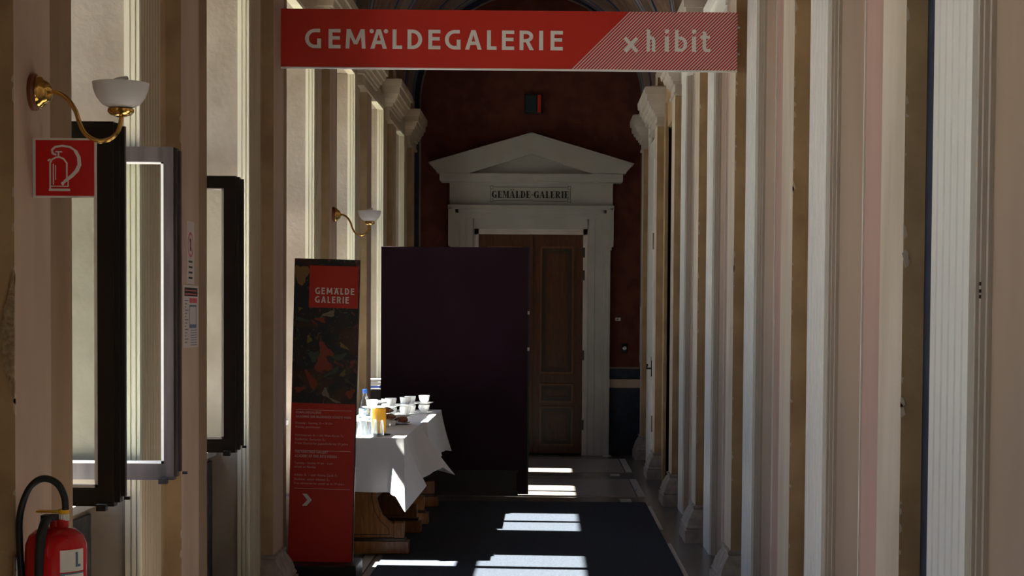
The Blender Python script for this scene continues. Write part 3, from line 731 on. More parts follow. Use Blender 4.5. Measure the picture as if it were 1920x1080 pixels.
# upright leans slightly: its own empty is avoided by rotating the mesh data
Wb, Hb = .187, 1.745
def up(xu, zu):      # banner coordinates (0..1, 0..1 from top) -> local
    return (-Wb + 2*Wb*xu, Hb*(1-zu))
panel = MB().box(-Wb, Wb, -.014, .014, 0, Hb).build('upright_panel', 'black')
panel.location = (0, 0, 0)
def bx(name, m, u0, u1, v0, v1, y=-.0145, d=.0006, idx=None):
    (a, t), (b, q) = up(u0, v0), up(u1, v1)
    o = MB().box(a, b, y-d, y+.0005, q, t).build(name, m, panel); return o
bx('printed_artwork', 'art', 0, 1, 0, .475)
bx('red_field', 'sign_red', 0, .985, .475, 1)
bx('red_square', 'sign_red', .235, .985, .022, .160, -.015)
def btx(s, u0, u1, v0, v1, m='print_white', bold=.01, sp=1.1):
    (a, t), (b, q) = up(u0, v0), up(u1, v1)
    return text_mesh('lettering', s, m, a, b, q, t, -.0156, panel, bold, .0004, spacing=sp)
def word(wd_, u0, u1, v0, v1, frac):
    (a_, t_), (b_, q_) = up(u0, v0), up(u1, v1); wdt = b_-a_
    W_ = {'G': 30, 'E': 22.5, 'M': 37.5, 'A': 31, 'L': 18, 'D': 27.5, 'R': 27, 'I': 7.6}
    gap = 10.5; tot = sum(W_[c] for c in wd_) + gap*(len(wd_)-1); k = wdt/tot; x = a_
    mbx = MB()
    for c in wd_:
        stroke_letter(mbx, c, x, x+W_[c]*k, q_, t_, -.0156, .0004, (t_-q_)*.20)
        if frac and c == 'A':
            for dx_ in (-.3, 15): pass
            for xx in (x+1.5*k, x+W_[c]*k-1.5*k): mbx.lathe([(.0001, -.0004), (3.6*k, -.0004), (3.6*k, 0)], (xx, -.0156, t_-2.6*k), 12, 'y')
        x += (W_[c]+gap)*k
    return mbx.build('lettering', 'print_white', panel)
word('GEMALDE', .325, .925, .094, .1155, True); word('GALERIE', .325, .845, .1225, .144, False)
L = [('GEMÄLDEGALERIE', .46, .505, 1), ('AKADEMIE DER BILDENDEN KÜNSTE WIEN', .92, .519, 1), ('Dienstag – Sonntag 10 – 18 Uhr', .64, .542, 0), ('Montag geschlossen', .45, .555, 0),
     ('Eintrittspreis: 8,- / mit Wien-Karte: 7,-', .82, .582, 0), ('Studenten, Senioren: 5,-', .54, .595, 0), ('Freier Eintritt für Jugendliche bis 19 Jahre', .88, .609, 0),
     ('THE PAINTINGS GALLERY', .58, .636, 1), ('ACADEMY OF FINE ARTS VIENNA', .72, .650, 1), ('Tuesday – Sunday 10 am – 6 pm', .66, .674, 0), ('closed on Monday', .40, .687, 0),
     ('Adults: 8,- / with Vienna Card: 7,-', .74, .713, 0), ('Students, senior citizens: 5,-', .62, .727, 0), ('Free admission for youth up to 19 years', .84, .741, 0)]
for s, u1, v, b in L: btx(s, .07, u1, v-.0045, v+.0045, 'print_pink', .012 if b else .0)
for v in (.497, .631, .757): bx('rule_line', 'print_pink', .07, .93, v, v+.0012, -.0156)
a = up(.20, .795)[0]; zt = up(0, .775)[1]; zb = up(0, .815)[1]; zm = (zt+zb)/2
MB().prism([(a, zt), (a+.026, zt), (a+.056, zm), (a+.026, zb), (a, zb), (a+.030, zm)], -.0156, -.0145, 'y').build('arrow_mark', 'print_white', panel)
# loose abstract strokes of the print
st_ = MB(); cols = ['print_pink', mat('print_olive', (.16, .14, .03), .5), mat('print_green', (.05, .08, .05), .5), mat('print_rust', (.24, .045, .025), .5), mat('print_sand', (.24, .14, .05), .5)]
rr = random.Random(3)
def blob(u, v, w_, h_, ang, ci):
    x, z = up(u, v); pts = []
    for k in range(14):
        t = 2*PI*k/14; r = 1 + .3*math.sin(3*t+u*9)
        X, Z = w_*r*math.cos(t), h_*r*math.sin(t)
        X, Z = X*math.cos(ang)-Z*math.sin(ang), X*math.sin(ang)+Z*math.cos(ang)
        pts.append((max(-Wb+.002, min(Wb-.002, x+X)), z+Z))
    st_.cur = ci; st_.prism(pts, -.0155-.0002*rr.random(), -.0149, 'y')
blob(.10, .05, .045, .055, .3, 4); blob(.5, .30, .028, .05, .8, 3); blob(.47, .345, .045, .05, .5, 3); blob(.55, .18, .035, .016, .2, 0); blob(.42, .20, .03, .012, -.3, 3)
blob(.12, .20, .04, .010, -.2, 2); blob(.25, .265, .014, .022, .1, 1); blob(.33, .32, .03, .03, .9, 2); blob(.78, .285, .030, .010, -.6, 4); blob(.72, .32, .04, .016, .3, 2)
blob(.78, .375, .022, .012, 1.0, 1); blob(.62, .37, .05, .012, .6, 2); blob(.52, .44, .018, .028, .4, 0); blob(.66, .465, .035, .007, -.4, 0); blob(.12, .43, .03, .015, .2, 3); blob(.9, .44, .03, .02, .8, 3)
blob(.1, .165, .012, .009, 0, 1); blob(.3, .40, .02, .06, .5, 3)
st_.build('printed_strokes', [mat('print_ash', (.22,.20,.15), .5)]+cols[1:], panel)['kind'] = 'stuff'
for (u) in (.03, .94):
    x, z = up(u, .006); MB().lathe([(.0001, -.002), (.003, -.002), (.003, 0)], (x, -.0148, z), 10, 'y').build('screw', 'steel', panel)
panel.parent = st; panel.location = (.01-.019, 0, bz0); panel.rotation_euler = (0, math.radians(1.25), 0)
tag(st, 'tall narrow red banner stand with printed artwork and opening hours in front of table', 'banner')

# ------------------------------------------------------------------ sconces
def sconce(y, zr, tilt=0.0):
    root = empty('wall_sconce', (PLX, y, zr-.09))
    z = zr; rz = z-.027
    a = MB().lathe([(.0001, 0), (.053, 0), (.053, .010), (.046, .018), (.0001, .018)], (PLX, y, rz), 28, 'x').build('wood_rose', 'rose_wood', smooth=True)
    b = MB().lathe([(.040, .016), (.046, .020), (.043, .030), (.034, .036), (.032, .042), (.024, .050), (.014, .055), (.006, .058), (.0001, .058)], (PLX, y, rz), 28, 'x').build('brass_rose', 'brass', smooth=True)
    ctl = [(.050, -.026), (.070, -.028), (.090, -.038), (.108, -.056), (.123, -.082), (.133, -.112), (.150, -.144), (.183, -.163), (.216, -.159), (.241, -.137), (.250, -.108), (.250, -.088)]
    pts = []
    for i in range(len(ctl)-1):
        p0, p1, p2, p3 = ctl[max(i-1, 0)], ctl[i], ctl[i+1], ctl[min(i+2, len(ctl)-1)]
        for k in range(4):
            t = k/4
            q = [0.5*((2*p1[j]) + (-p0[j]+p2[j])*t + (2*p0[j]-5*p1[j]+4*p2[j]-p3[j])*t*t + (-p0[j]+3*p1[j]-3*p2[j]+p3[j])*t**3) for j in (0, 1)]
            pts.append((PLX+q[0], y, z+q[1]))
    pts.append((PLX+.25, y, z-.088))
    c = MB().tube(pts, .0065, 12).build('curved_arm', 'brass', smooth=True)
    X = PLX+.25
    d = MB().lathe([(.0001, -.095), (.012, -.095), (.030, -.089), (.037, -.081), (.036, -.073), (.0001, -.071)], (X, y, z), 28).build('brass_cup', 'brass', smooth=True)
    h = MB().lathe([(.0001, -.071), (.030, -.071), (.052, -.060), (.068, -.040), (.076, -.018), (.079, 0), (.076, 0), (.072, -.018), (.064, -.036), (.048, -.055), (.0001, -.065)], (X, y, z), 36).build('glass_bowl', 'frosted', smooth=True)
    sp = [(X + .016*math.cos(t*.7), y + .016*math.sin(t*.7), z-.045+.0022*t) for t in range(0, 29)]
    g = MB().tube(sp, .006, 8).build('spiral_bulb', 'china', smooth=True)
    kids(root, a, b, c, d, h, g)
    if tilt: h.location = (0, 0, 0)
    return root
s1 = sconce(4.55, 2.196)
tag(s1, 'brass wall sconce with frosted bowl above the fire extinguisher sign', 'lamp')
s2 = sconce(10.89, 2.245)
tag(s2, 'brass wall sconce with frosted bowl above the banner stand, further down', 'lamp')

# ------------------------------------------------------------------ extinguisher sign
EY = 4.55; ex0, ex1 = -1.459, -1.279; ez0, ez1 = 1.872, 2.040
o = MB().box(ex0, ex1, EY-.002, EY+.002, ez0, ez1).build('extinguisher_sign', 'print_white')
MB().box(ex0+.008, ex1-.006, EY-.0026, EY-.002, ez0+.005, ez1-.006).build('red_print', 'fire_red', o)
pg = MB(); cx0 = ex0
def q(u, v): return (ex0+.182*u, ez0+.168*v)    # fraction of sign
LN = [0]
def line(pts, r):
    for i in range(len(pts)-1):
        (a, b), (c, d) = q(*pts[i]), q(*pts[i+1]); v = Vector((c-a, d-b)); n = Vector((-v.y, v.x)).normalized()*r
        e_ = v.normalized()*r*.5; LN[0] += 1
        pg.prism([(a+n.x-e_.x, b+n.y-e_.y), (c+n.x+e_.x, d+n.y+e_.y), (c-n.x+e_.x, d-n.y+e_.y), (a-n.x-e_.x, b-n.y-e_.y)], EY-.0032-.00001*LN[0], EY-.0025, 'y')
line([(.27, .14), (.27, .58), (.30, .64), (.36, .675), (.42, .68), (.48, .65), (.53, .58), (.53, .30)], .0022)
line([(.26, .13), (.57, .13)], .0035); line([(.28, .19), (.55, .19)], .0012)
line([(.32, .56), (.32, .22)], .0016); line([(.355, .54), (.355, .30)], .0012)
line([(.40, .68), (.40, .76)], .0022); line([(.36, .77), (.45, .77)], .0020); line([(.24, .62), (.27, .64)], .0025)
line([(.36, .72), (.31, .74), (.30, .80), (.35, .85), (.46, .87), (.58, .85), (.68, .78), (.73, .68), (.74, .55), (.70, .45), (.62, .36), (.52, .28), (.45, .24)], .0028)
line([(.66, .78), (.71, .68), (.715, .55), (.67, .45), (.60, .37), (.50, .28), (.46, .22)], .0034)
line([(.55, .19), (.55, .30)], .0016)
pg.build('extinguisher_symbol', 'print_white', o)
tag(o, 'square red sign with white fire extinguisher symbol and white rim', 'sign')

# ------------------------------------------------------------------ fire extinguisher
fx_, fy_ = -1.352, 4.40; zt = .955
root = empty('fire_extinguisher', (fx_, fy_, zt-.52))
B = [(.0001, -.50), (.070, -.50), (.082, -.485), (.083, -.07), (.081, -.045), (.072, -.022), (.055, -.008), (.030, -.001), (.017, .002), (.017, .020), (.0001, .02)]
a = MB().lathe(B, (fx_, fy_, zt), 40).build('cylinder_body', 'ext_red', smooth=True)
dx = .022
a2 = MB().lathe([(.018, 0), (.018, .018), (.0155, .022)], (fx_+dx-.005, fy_, zt+.0), 20).build('neck', 'ext_red', smooth=True)
rb = MB().lathe([(.0135, .018), (.0135, .036)], (fx_+dx, fy_, zt), 20)
for k in range(14):
    t = 2*PI*k/14; rb.box(fx_+dx+.0135*math.cos(t)-.0012, fx_+dx+.0135*math.cos(t)+.0012, fy_+.0135*math.sin(t)-.0012, fy_+.0135*math.sin(t)+.0012, zt+.018, zt+.035)
b = rb.build('ribbed_collar', 'print_white')
c = MB().lathe([(.0001, .036), (.014, .036), (.0145, .050), (.0001, .050)], (fx_+dx, fy_, zt), 20).box(fx_-.052, fx_+dx, fy_-.012, fy_+.012, zt+.040, zt+.046).build('yellow_lock', 'yellow', smooth=False, bevel=.002)
lv = MB().tube([(fx_-.004, fy_-.03, zt+.030), (fx_-.012, fy_-.060, zt+.02), (fx_-.014, fy_-.085, zt-.01), (fx_-.016, fy_-.092, zt-.06), (fx_-.018, fy_-.096, zt-.12)], [.009, .013, .014, .013, .012], 12).box(fx_-.03, fx_+.01, fy_-.04, fy_, zt+.022, zt+.036).build('squeeze_lever', 'black', smooth=True)
hp = []
ctl = [(.033, .05), (.030, .085), (.014, .118), (-.012, .134), (-.040, .132), (-.066, .108), (-.085, .066), (-.094, .02), (-.094, -.04), (-.090, -.12), (-.086, -.20), (-.086, -.30)]
for i in range(len(ctl)-1):
    p0, p1, p2, p3 = ctl[max(i-1, 0)], ctl[i], ctl[i+1], ctl[min(i+2, len(ctl)-1)]
    for k in range(4):
        t = k/4
        qq = [0.5*((2*p1[j]) + (-p0[j]+p2[j])*t + (2*p0[j]-5*p1[j]+4*p2[j]-p3[j])*t*t + (-p0[j]+3*p1[j]-3*p2[j]+p3[j])*t**3) for j in (0, 1)]
        hp.append((fx_+qq[0], fy_-.02, zt+qq[1]))
h = MB().tube(hp, .0098, 12).build('hose', 'black', smooth=True)
lbm = MB()
def patch(mbx, a0, a1, z0, z1, r, n=10):
    vs = []; fs = []
    for k in range(n+1):
        t = a0+(a1-a0)*k/n
        for zz in (z0, z1): vs.append((fx_+r*math.cos(t), fy_+r*math.sin(t), zz))
    for k in range(n): fs.append((2*k, 2*k+2, 2*k+3, 2*k+1))
    mbx.quadmesh(vs, fs)
patch(lbm, -1.15, -.25, zt-.115, zt-.055, .0836); lbm.cur = 1; patch(lbm, -1.15, -.25, zt-.20, zt-.118, .0836); lbm.cur = 0; patch(lbm, -1.0, -.25, zt-.135, zt-.122, .0839); patch(lbm, -1.0, -.25, zt-.19, zt-.142, .0839)
lbm.cur = 1; patch(lbm, -.62, -.52, zt-.10, zt-.062, .0839, 3); patch(lbm, -.62, -.40, zt-.103, zt-.096, .0839, 3)
for k in range(3): patch(lbm, -.92, -.4, zt-.155-.012*k, zt-.150-.012*k, .0841, 4)
lb = lbm.build('label_sticker', ['print_white', 'print_blue'], smooth=False)
br = MB().box(PLX-.0, fx_-.075, fy_-.02, fy_+.02, zt-.16, zt-.12).box(PLX, PLX+.006, fy_-.03, fy_+.03, zt-.22, zt-.08).build('wall_bracket', 'steel')
kids(root, a, a2, b, c, lv, h, lb, br)
tag(root, 'red fire extinguisher with black hose hanging on the nearest left pilaster', 'fire extinguisher')

# ------------------------------------------------------------------ notices on second left pilaster
X = PLX+.0015
n1 = MB().box(PLX, X, 6.49, 6.62, 1.665, 1.92).build('warning_sticker', 'paper', origin=(PLX, 6.55, 1.66))
rg = MB(); ox, oy, oz = 0.0018, -.0, .165
for k in range(28):
    p, q2 = 2*PI*k/28, 2*PI*(k+1)/28
    rg.quadmesh([(ox, oy+.052*math.cos(p), oz+.052*math.sin(p)), (ox, oy+.052*math.cos(q2), oz+.052*math.sin(q2)), (ox, oy+.041*math.cos(q2), oz+.041*math.sin(q2)), (ox, oy+.041*math.cos(p), oz+.041*math.sin(p))], [(0, 1, 2, 3)])
rg.quadmesh([(ox, -.035, .195), (ox, -.028, .20), (ox, .035, .135), (ox, .028, .13)], [(0, 1, 2, 3)])
rg.build('red_ring', 'print_rose', n1)
mk = MB(); mk.box(.0015, .0018, -.01, .01, .14, .19)
mk.build('pictogram', 'print_black', n1)
for r_ in range(4): MB().box(.0015, .0018, -.035, .035, .092-.022*r_, .100-.022*r_).build('text_line', 'print_black', n1)
tag(n1, 'narrow paper sticker with red prohibition ring on the second left pilaster', 'sticker')
n2 = MB().box(PLX, X, 6.425, 6.70, 1.405, 1.66).build('escape_plan', 'paper', origin=(PLX, 6.56, 1.40))
h1 = MB().box(.0015, .0018, -.12, .12, .215, .250); h1.build('plan_header', 'print_black', n2)
h1 = MB().box(.0015, .0020, -.11, .10, .236, .240).box(.0015, .0020, -.11, .10, .222, .226).box(.0015, .0018, -.03, .11, .188, .208); h1.build('plan_header_text', 'print_rose', n2)
pl_ = MB(); pl_.box(.0015, .0018, -.03, -.022, .09, .18); pl_.box(.0015, .0018, .092, .10, .09, .18); pl_.box(.0015, .0018, -.03, .10, .172, .18); pl_.box(.0015, .0018, -.03, .10, .085, .10)
for k in range(7): pl_.box(.0015, .0018, -.01, .11, .074-.01*k, .077-.01*k)
for k in range(14): pl_.box(.0015, .0018, -.115, -.05 - .02*(k % 3), .195-.013*k, .199-.013*k)
pl_.build('plan_drawing', 'print_blue', n2)
tag(n2, 'printed floor plan sheet below the ring sticker on the second left pilaster', 'notice')

# ------------------------------------------------------------------ purple partition
py = 13.64
pt = empty('partition_panel', (-.795, py, 0))
a = MB().box(-1.415, -.165, py, py+.07, .012, 2.12).build('board', 'purple', bevel=.002)
b = MB().box(-.165, -.150, py-.001, py+.071, .012, 2.12).build('edge_strip', 'black')
c = MB().box(-1.40, -.25, py-.012, py, .03, .20).box(-1.40, -.24, py-.018, py, .195, .215).box(-1.40, -.24, py-.018, py, .0, .045).build('plinth_box', 'plinth')
cc = MB()
for z in (1.55, 1.24): cc.box(-.166, -.148, py-.012, py-.001, z, z+.03)
d = cc.build('clip', 'steel')
kids(pt, a, b, c, d); tag(pt, 'large dark purple freestanding partition panel in front of the wooden door', 'partition')

# cabinet and brochures in the fifth window recess
cb = empty('low_cabinet', (-1.55, 14.2, 0))
a = MB().box(-1.66, -1.43, 13.80, 14.58, 0, .88).build('cabinet_body', 'cabinet', bevel=.004)
b = MB().box(-1.662, -1.42, 13.785, 14.60, .88, .90).build('cabinet_top', 'cabinet', bevel=.003)
c = MB().box(-1.65, -1.46, 13.793, 13.80, .10, .84).build('cabinet_door', 'cabinet')
kids(cb, a, b, c); tag(cb, 'low grey cabinet in the window recess left of the purple partition', 'cabinet')
z = .90
for k, (h_, c1, lab) in enumerate(((.028, 'boxblue', 'white box with blue band lying lowest of the stack on the cabinet'), (.030, None, 'white paper pack in the middle of the stack on the grey cabinet'), (.020, None, 'white paper pack lying askew on top of the stack on cabinet'))):
    o = MB().box(-.105, .105, -.11, .11, 0, h_).build('paper_pack', 'print_white', bevel=.002)
    o.location = (-1.548+.004*k, 13.95, z); o.rotation_euler = (0, 0, .03*k)
    if c1:
        MB().box(-.1055, .1055, -.1105, .1105, .007, .022).build('blue_band', 'boxblue', o)
    tag(o, lab, 'box', 'paper packs on the cabinet'); z += h_+.001

# ------------------------------------------------------------------ tables
def refectory_table(x0, x1, y0, y1, ys):
    root = empty('refectory_table', ((x0+x1)/2, (y0+y1)/2, 0)); P = []
    P.append(MB().box(x0+.006, x1-.006, y0+.006, y1-.006, .735, .768).build('tabletop', 'oak'))
    cx = (x0+x1)/2; zf = .015
    for y in ys:
        pr = []
        # right half outline of the pedestal board, mirrored
        half = [(.10, .735), (.085, .60), (.072, .45), (.078, .37), (.092, .31), (.115, .26), (.150, .225), (.185, .205), (.190, .20), (.190, .115)]
        ptsR = [(cx+a_, b_) for a_, b_ in half]; ptsL = [(cx-a_, b_) for a_, b_ in reversed(half)]
        tb = MB().prism(ptsR+ptsL, y, y+.05, 'y').build('trestle_board', 'oak', bevel=.003); P.append(tb)
        ln = MB()
        seq = [(-.16, .135), (.16, .135), (.155, .175), (.10, .225), (.065, .29), (.048, .37), (.045, .46), (.05, .60)]
        for i in range(len(seq)-1):
            (a_, b_), (c_, d_) = seq[i], seq[i+1]; v = Vector((c_-a_, d_-b_)); n = Vector((-v.y, v.x)).normalized()*.0022
            ln.prism([(cx+a_+n.x, b_+n.y), (cx+c_+n.x, d_+n.y), (cx+c_-n.x, d_-n.y), (cx+a_-n.x, b_-n.y)], y-.001, y+.001, 'y')
        ln.build('inlay_line', 'door_dark', tb)
        for sg in (-1, 1):
            bl = MB().box(cx+sg*.19, cx+sg*.255, y-.01, y+.06, .115, .215).box(cx+sg*.203, cx+sg*.243, y-.014, y, .13, .20).build('foot_block', 'oak', bevel=.003); P.append(bl)
        P.append(MB().box(cx-.265, cx+.265, y-.015, y+.065, .095, .115).build('foot_moulding', 'door_dark', bevel=.003))
        P.append(MB().box(cx-.285, cx+.285, y-.025, y+.075, zf, .096).build('foot', 'oak', bevel=.004))
    P.append(MB().box(cx-.02, cx+.02, ys[0]+.02, ys[1]+.03, .30, .40).build('stretcher', 'oak', bevel=.003))
    kids(root, *P); return root
TX0, TX1 = -1.435, -.885
t1 = refectory_table(TX0, TX1, 9.97, 11.41, (10.20, 11.20))
tag(t1, 'carved wooden trestle table under the near white tablecloth beside the banner', 'table', None)
t2 = refectory_table(TX0, TX1+.03, 11.455, 12.89, (11.66, 12.72))
tag(t2, 'carved wooden trestle table under the far white tablecloth near purple partition', 'table', None)

def tablecloth(name, top, ctrl, zt):
    """top: (x0,x1,y0,y1); ctrl: list of (x, y, dx, dy, drop) round the edge"""
    n = len(ctrl); fine = []
    per = []
    for i in range(n-1):
        a_, b_ = ctrl[i], ctrl[i+1]; L_ = max(1, int(math.hypot(b_[0]-a_[0], b_[1]-a_[1])/.02)); L_ = max(L_, 6)
        for k in range(L_):
            t = k/L_; ts = t*t*(3-2*t)
            fine.append([a_[0]+(b_[0]-a_[0])*t, a_[1]+(b_[1]-a_[1])*t] + [a_[j]+(b_[j]-a_[j])*(ts*.5+t*.5) for j in (2, 3, 4)])
    fine.append(list(ctrl[-1]))
    rows = 14; vs = []; fs = []
    for (x, y, dx_, dy_, dr) in fine:
        for r in range(rows+1):
            t = r/rows; e_ = t**1.25
            wob = .004*math.sin(x*37+y*29+t*2)*t
            zz = zt - dr*t if r else zt
            vs.append((x+dx_*e_+wob, y+dy_*e_+wob*.5, zz - (.0 if r else 0)))
    for i in range(len(fine)-1):
        for r in range(rows):
            a_ = i*(rows+1)+r; fs.append((a_, a_+rows+1, a_+rows+2, a_+1))
    mbx = MB().quadmesh(vs, fs)
    x0, x1, y0, y1 = top; nx, ny = 24, 50; vs = []; fs = []
    for j in range(ny+1):
        for i in range(nx+1):
            x = x0+(x1-x0)*i/nx; y = y0+(y1-y0)*j/ny
            ed = min(i, nx-i, j, ny-j)
            vs.append((x, y, zt + (.0008*math.sin(x*9+y*6)+.001*math.sin(y*11) if ed > 0 else 0)))
    for j in range(ny):
        for i in range(nx):
            a_ = j*(nx+1)+i; fs.append((a_, a_+1, a_+nx+2, a_+nx+1))
    mbx.quadmesh(vs, fs)
    me = mbx.build(name, 'cloth')
    md = me.modifiers.new('thick', 'SOLIDIFY'); md.thickness = .002; md.offset = 0
    for p in me.data.polygons: p.use_smooth = True
    md = me.modifiers.new('edge', 'EDGE_SPLIT'); md.split_angle = math.radians(50)
    return me
ZT = .775
x0, x1, y0, y1 = TX0, TX1, 9.955, 11.44
c1 = [(x0, y1, 0, 0, .30), (x0, 10.4, 0, 0, .32), (x0, 10.12, -.06, 0, .34), (x0, y0, -.19, .03, .385), (x0+.08, y0, -.09, .01, .345), (x0+.2, y0, -.01, .008, .338), (x0+.38, y0, 0, .004, .342),
      (x1-.10, y0, 0, .002, .34), (x1-.03, y0, -.02, -.03, .36), (x1, y0, .01, -.05, .458), (x1, y0+.04, .075, -.01, .375), (x1, y0+.12, .13, .05, .315), (x1, y0+.22, .03, .05, .35),
      (x1, y0+.5, .015, 0, .345), (x1, y0+.8, .05, 0, .335), (x1, y0+1.05, .12, .02, .31), (x1, y0+1.22, .165, .02, .30), (x1, y0+1.34, .235, .02, .365), (x1, y1-.08, .13, .0, .34), (x1, y1, .05, .0, .33)]
cl1 = tablecloth('tablecloth', (x0, x1, y0, y1), c1, ZT)
tag(cl1, 'white tablecloth with draped corner on the near table behind the banner', 'tablecloth')
x1b = x1+.035; yb0, yb1 = 11.447, 12.92
c2 = [(x0, yb1, 0, 0, .3), (x0, yb0, 0, 0, .3)]
c2 = [(x0, yb0, 0, 0, .001), (x1b-.07, yb0, 0, 0, .05), (x1b, yb0, 0, 0, .28), (x1b, yb0+.001, .02, .01, .30), (x1b, yb0+.3, .02, 0, .31), (x1b, yb0+.6, .06, 0, .30), (x1b, yb0+.9, .03, 0, .30), (x1b, yb0+1.25, .05, 0, .31), (x1b, yb1, .085, .03, .335), (x1b-.1, yb1, .02, .02, .31), (x0, yb1, 0, .02, .3)]
cl2 = tablecloth('tablecloth', (x0, x1b, yb0, yb1), c2, ZT)
tag(cl2, 'white tablecloth on the far table in front of the purple partition', 'tablecloth')

# ------------------------------------------------------------------ table ware
ZS = ZT+.0035
def at(px_, yd): return (px_-1025)*yd/3000
# water bottle
def lathe_obj(name, prof, m, c=(0, 0, 0), seg=32): return MB().lathe(prof, c, seg).build(name, m, smooth=True)
wb = empty('water_bottle', (at(684, 10.22), 10.22, ZS))
BP = [(.0001, .002), (.033, .002), (.037, .010), (.037, .05), (.035, .056), (.037, .062), (.037, .10), (.035, .106), (.037, .112), (.037, .175), (.034, .195), (.026, .222), (.018, .240), (.0135, .252), (.0135, .262)]
a = lathe_obj('bottle_body', BP, 'tumbler'); b = lathe_obj('bottle_cap', [(.0001, .262), (.0155, .262), (.0155, .284), (.0135, .288), (.0001, .288)], 'capblue')
c = lathe_obj('bottle_label', [(.0376, .115), (.0376, .165)], mat('bottle_label_print', (.6, .72, .8), .5, (.2, .35, .5), 60, lo=.45, hi=.55))
d = lathe_obj('water', [(.0001, .006), (.034, .008), (.035, .17), (.0001, .17)], glass('water_fill', (.80, .90, .92), .05))
for o in (a, b, c, d): o.parent = wb
tag(wb, 'clear plastic water bottle with blue cap at the left of the table', 'bottle')
# juice jug
jg = empty('juice_jug', (at(711, 10.18), 10.18, ZS+.004))
a = lathe_obj('jug_glass', [(.0001, .0), (.043, .0), (.047, .006), (.046, .17), (.048, .19), (.050, .20)], 'tumbler')
b = lathe_obj('juice', [(.0001, .006), (.0445, .008), (.0440, .165), (.0001, .165)], 'juice')
c = lathe_obj('jug_lid', [(.0001, .215), (.030, .214), (.048, .206), (.048, .196), (.0001, .196)], 'china')
hd = MB().tube([(.045, 0, .17), (.066, 0, .172), (.074, 0, .15), (.074, 0, .08), (.066, 0, .05), (.046, 0, .045)], .005, 8).build('jug_handle', 'tumbler', smooth=True)
for o in (a, b, c, hd): o.parent = jg
tag(jg, 'glass jug of orange juice standing on the white tablecloth', 'jug')
co_ = lathe_obj('coaster', [(.0001, 0), (.062, 0), (.064, .002), (.062, .004), (.0001, .004)], 'print_black'); co_.location = (at(714, 10.18), 10.18, ZS)
tag(co_, 'round dark coaster under the orange juice jug', 'coaster')
# tumblers, upside down
tp = lathe_obj('drinking_glass', [(.0345, 0), (.036, .001), (.031, .098), (.028, .102), (.0001, .102), (.0001, .090), (.028, .090), (.0335, .002)], 'tumbler')
gl = [(679, 10.115, 'left glass of the back row, upside down beside the water bottle'), (697.5, 10.10, 'right glass of the back row, upside down touching the juice jug'),
      (668, 10.02, 'leftmost glass of the front row, upside down next to the banner edge'), (689, 10.02, 'middle glass of the front row, upside down on the tablecloth'), (710, 10.02, 'rightmost glass of the front row, upside down before the jug')]
for i, (px_, yd, lab) in enumerate(gl):
    o = tp if i == 0 else tp.copy()
    if i: COL.objects.link(o)
    o.location = (at(px_, yd), yd, ZS); tag(o, lab, 'glass', 'upside down glasses on the table')
# pastry dish
ds = empty('pastry_dish', (at(737, 11.08), 11.08, ZS))
a = MB().stack(-.085, .03, -.08, .08, [(0, -.01), (.004, -.008), (.035, .004), (.036, .0), (.012, -.008)], 'xX').build('dish', 'china'); a.parent = ds
tag(ds, 'white rectangular dish holding the croissants beside the juice jug', 'dish')
def croissant(name):
    pts = []; rs = []
    for k in range(15):
        t = -1.15+2.3*k/14; pts.append((.052*math.sin(t), -.03+.045*math.cos(t), .0)); rs.append(max(.003, .021*math.cos(t*1.15)*(1+.10*(1 if k % 2 else -1))))
    return MB().tube(pts, rs, 12).build(name, 'crust', smooth=False)
cr = croissant('croissant')
for i, (px_, yd, z, rz, rx, lab) in enumerate(((724, 11.02, .058, .3, .2, 'dark brown croissant on the left end of the white dish'), (736, 11.14, .050, 1.4, .2, 'croissant in the middle of the white dish, next to the rolled napkin'),
                                        (753, 11.12, .034, -.5, .0, 'croissant at the right, lying on the metal tray'), (729, 11.10, .100, 2.2, .1, 'croissant lying on top of the other pastries'))):
    o = cr if i == 0 else cr.copy()
    if i: COL.objects.link(o)
    o.location = (at(px_, yd), yd, ZS+z); o.rotation_euler = (rx, 0, rz); tag(o, lab, 'croissant', 'croissants beside the juice jug')
tr = empty('serving_tray', (at(754, 11.15), 11.15, ZS))
a = MB().stack(-.05, .06, -.09, .09, [(0, -.02), (.003, -.018), (.010, .0), (.012, .0), (.006, -.012)], 'xX').build('tray', 'steel'); a.parent = tr
tag(tr, 'small metal tray right of the white pastry dish', 'tray')
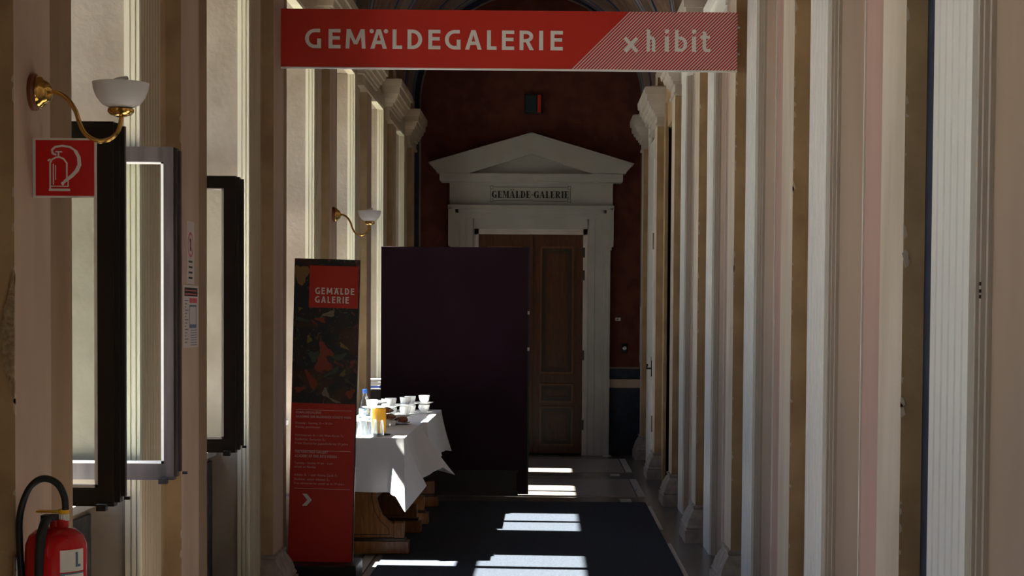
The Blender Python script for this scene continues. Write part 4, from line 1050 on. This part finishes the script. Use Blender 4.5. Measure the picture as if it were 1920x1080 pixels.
nk = MB().tube([(-.045, .0, 0), (-.04, 0, 0), (.04, .01, 0), (.045, .01, 0)], [.012, .022, .022, .014], 14).build('rolled_napkin', 'cloth', smooth=True)
nk.location = (at(751, 11.25), 11.25, ZS+.038); tag(nk, 'rolled white napkin behind the croissants on the tray', 'napkin')
# cups and saucers in towers
cupm = lathe_obj('cup', [(.0001, 0), (.022, 0), (.024, .003), (.036, .022), (.041, .045), (.043, .062), (.041, .062), (.038, .044), (.032, .022), (.020, .006), (.0001, .005)], 'china')
hh = MB().tube([(.039, 0, .052), (.056, 0, .054), (.062, 0, .040), (.052, 0, .024), (.036, 0, .020)], .0032, 8).build('cup_handle', 'china', cupm, smooth=True)
saum = lathe_obj('saucer', [(.0001, .0), (.026, .0), (.030, .003), (.062, .012), (.074, .017), (.074, .019), (.060, .015), (.028, .006), (.0001, .006)], 'china')
first = {'cup': True, 'saucer': True}
def put(kind, loc, rz, lab, g):
    src = cupm if kind == 'cup' else saum
    o = src if first[kind] else copy_tree(src)
    first[kind] = False
    o.location = loc; o.rotation_euler = (0, 0, rz); tag(o, lab, kind, g)
for (pxs, yd, where) in ((710, 11.68, 'behind the juice jug'), (745, 11.95, 'in the middle of the table'), (781, 12.25, 'at the far table end')):
    for (dx_, dy_, side) in ((-.048, .0, 'left'), (.050, .125, 'right')):
        x = at(pxs, yd)+dx_; y = yd+dy_; z = ZS
        for lev in ('lower', 'upper'):
            put('saucer', (x, y, z), 0, 'white %s saucer of the %s cup tower %s' % (lev, side, where), 'white saucers in the cup towers')
            z += .0075
            put('cup', (x, y, z), random.uniform(2.2, 5), 'white %s cup of the %s cup tower %s' % (lev, side, where), 'white cups stacked in towers')
            z += .064

pen = MB().tube([(0, -.07, .005), (0, .05, .005), (0, .068, .004), (0, .075, .004)], [.0045, .0045, .003, .001], 10).build('pen', 'capblue', smooth=True)
MB().box(.004, .006, -.065, -.03, .003, .007).build('pen_clip', 'steel', pen)
pen.location = (.80, 14.10, .0035); pen.rotation_euler = (0, 0, -.12); tag(pen, 'blue pen lying on the marble floor beyond the carpet', 'pen')
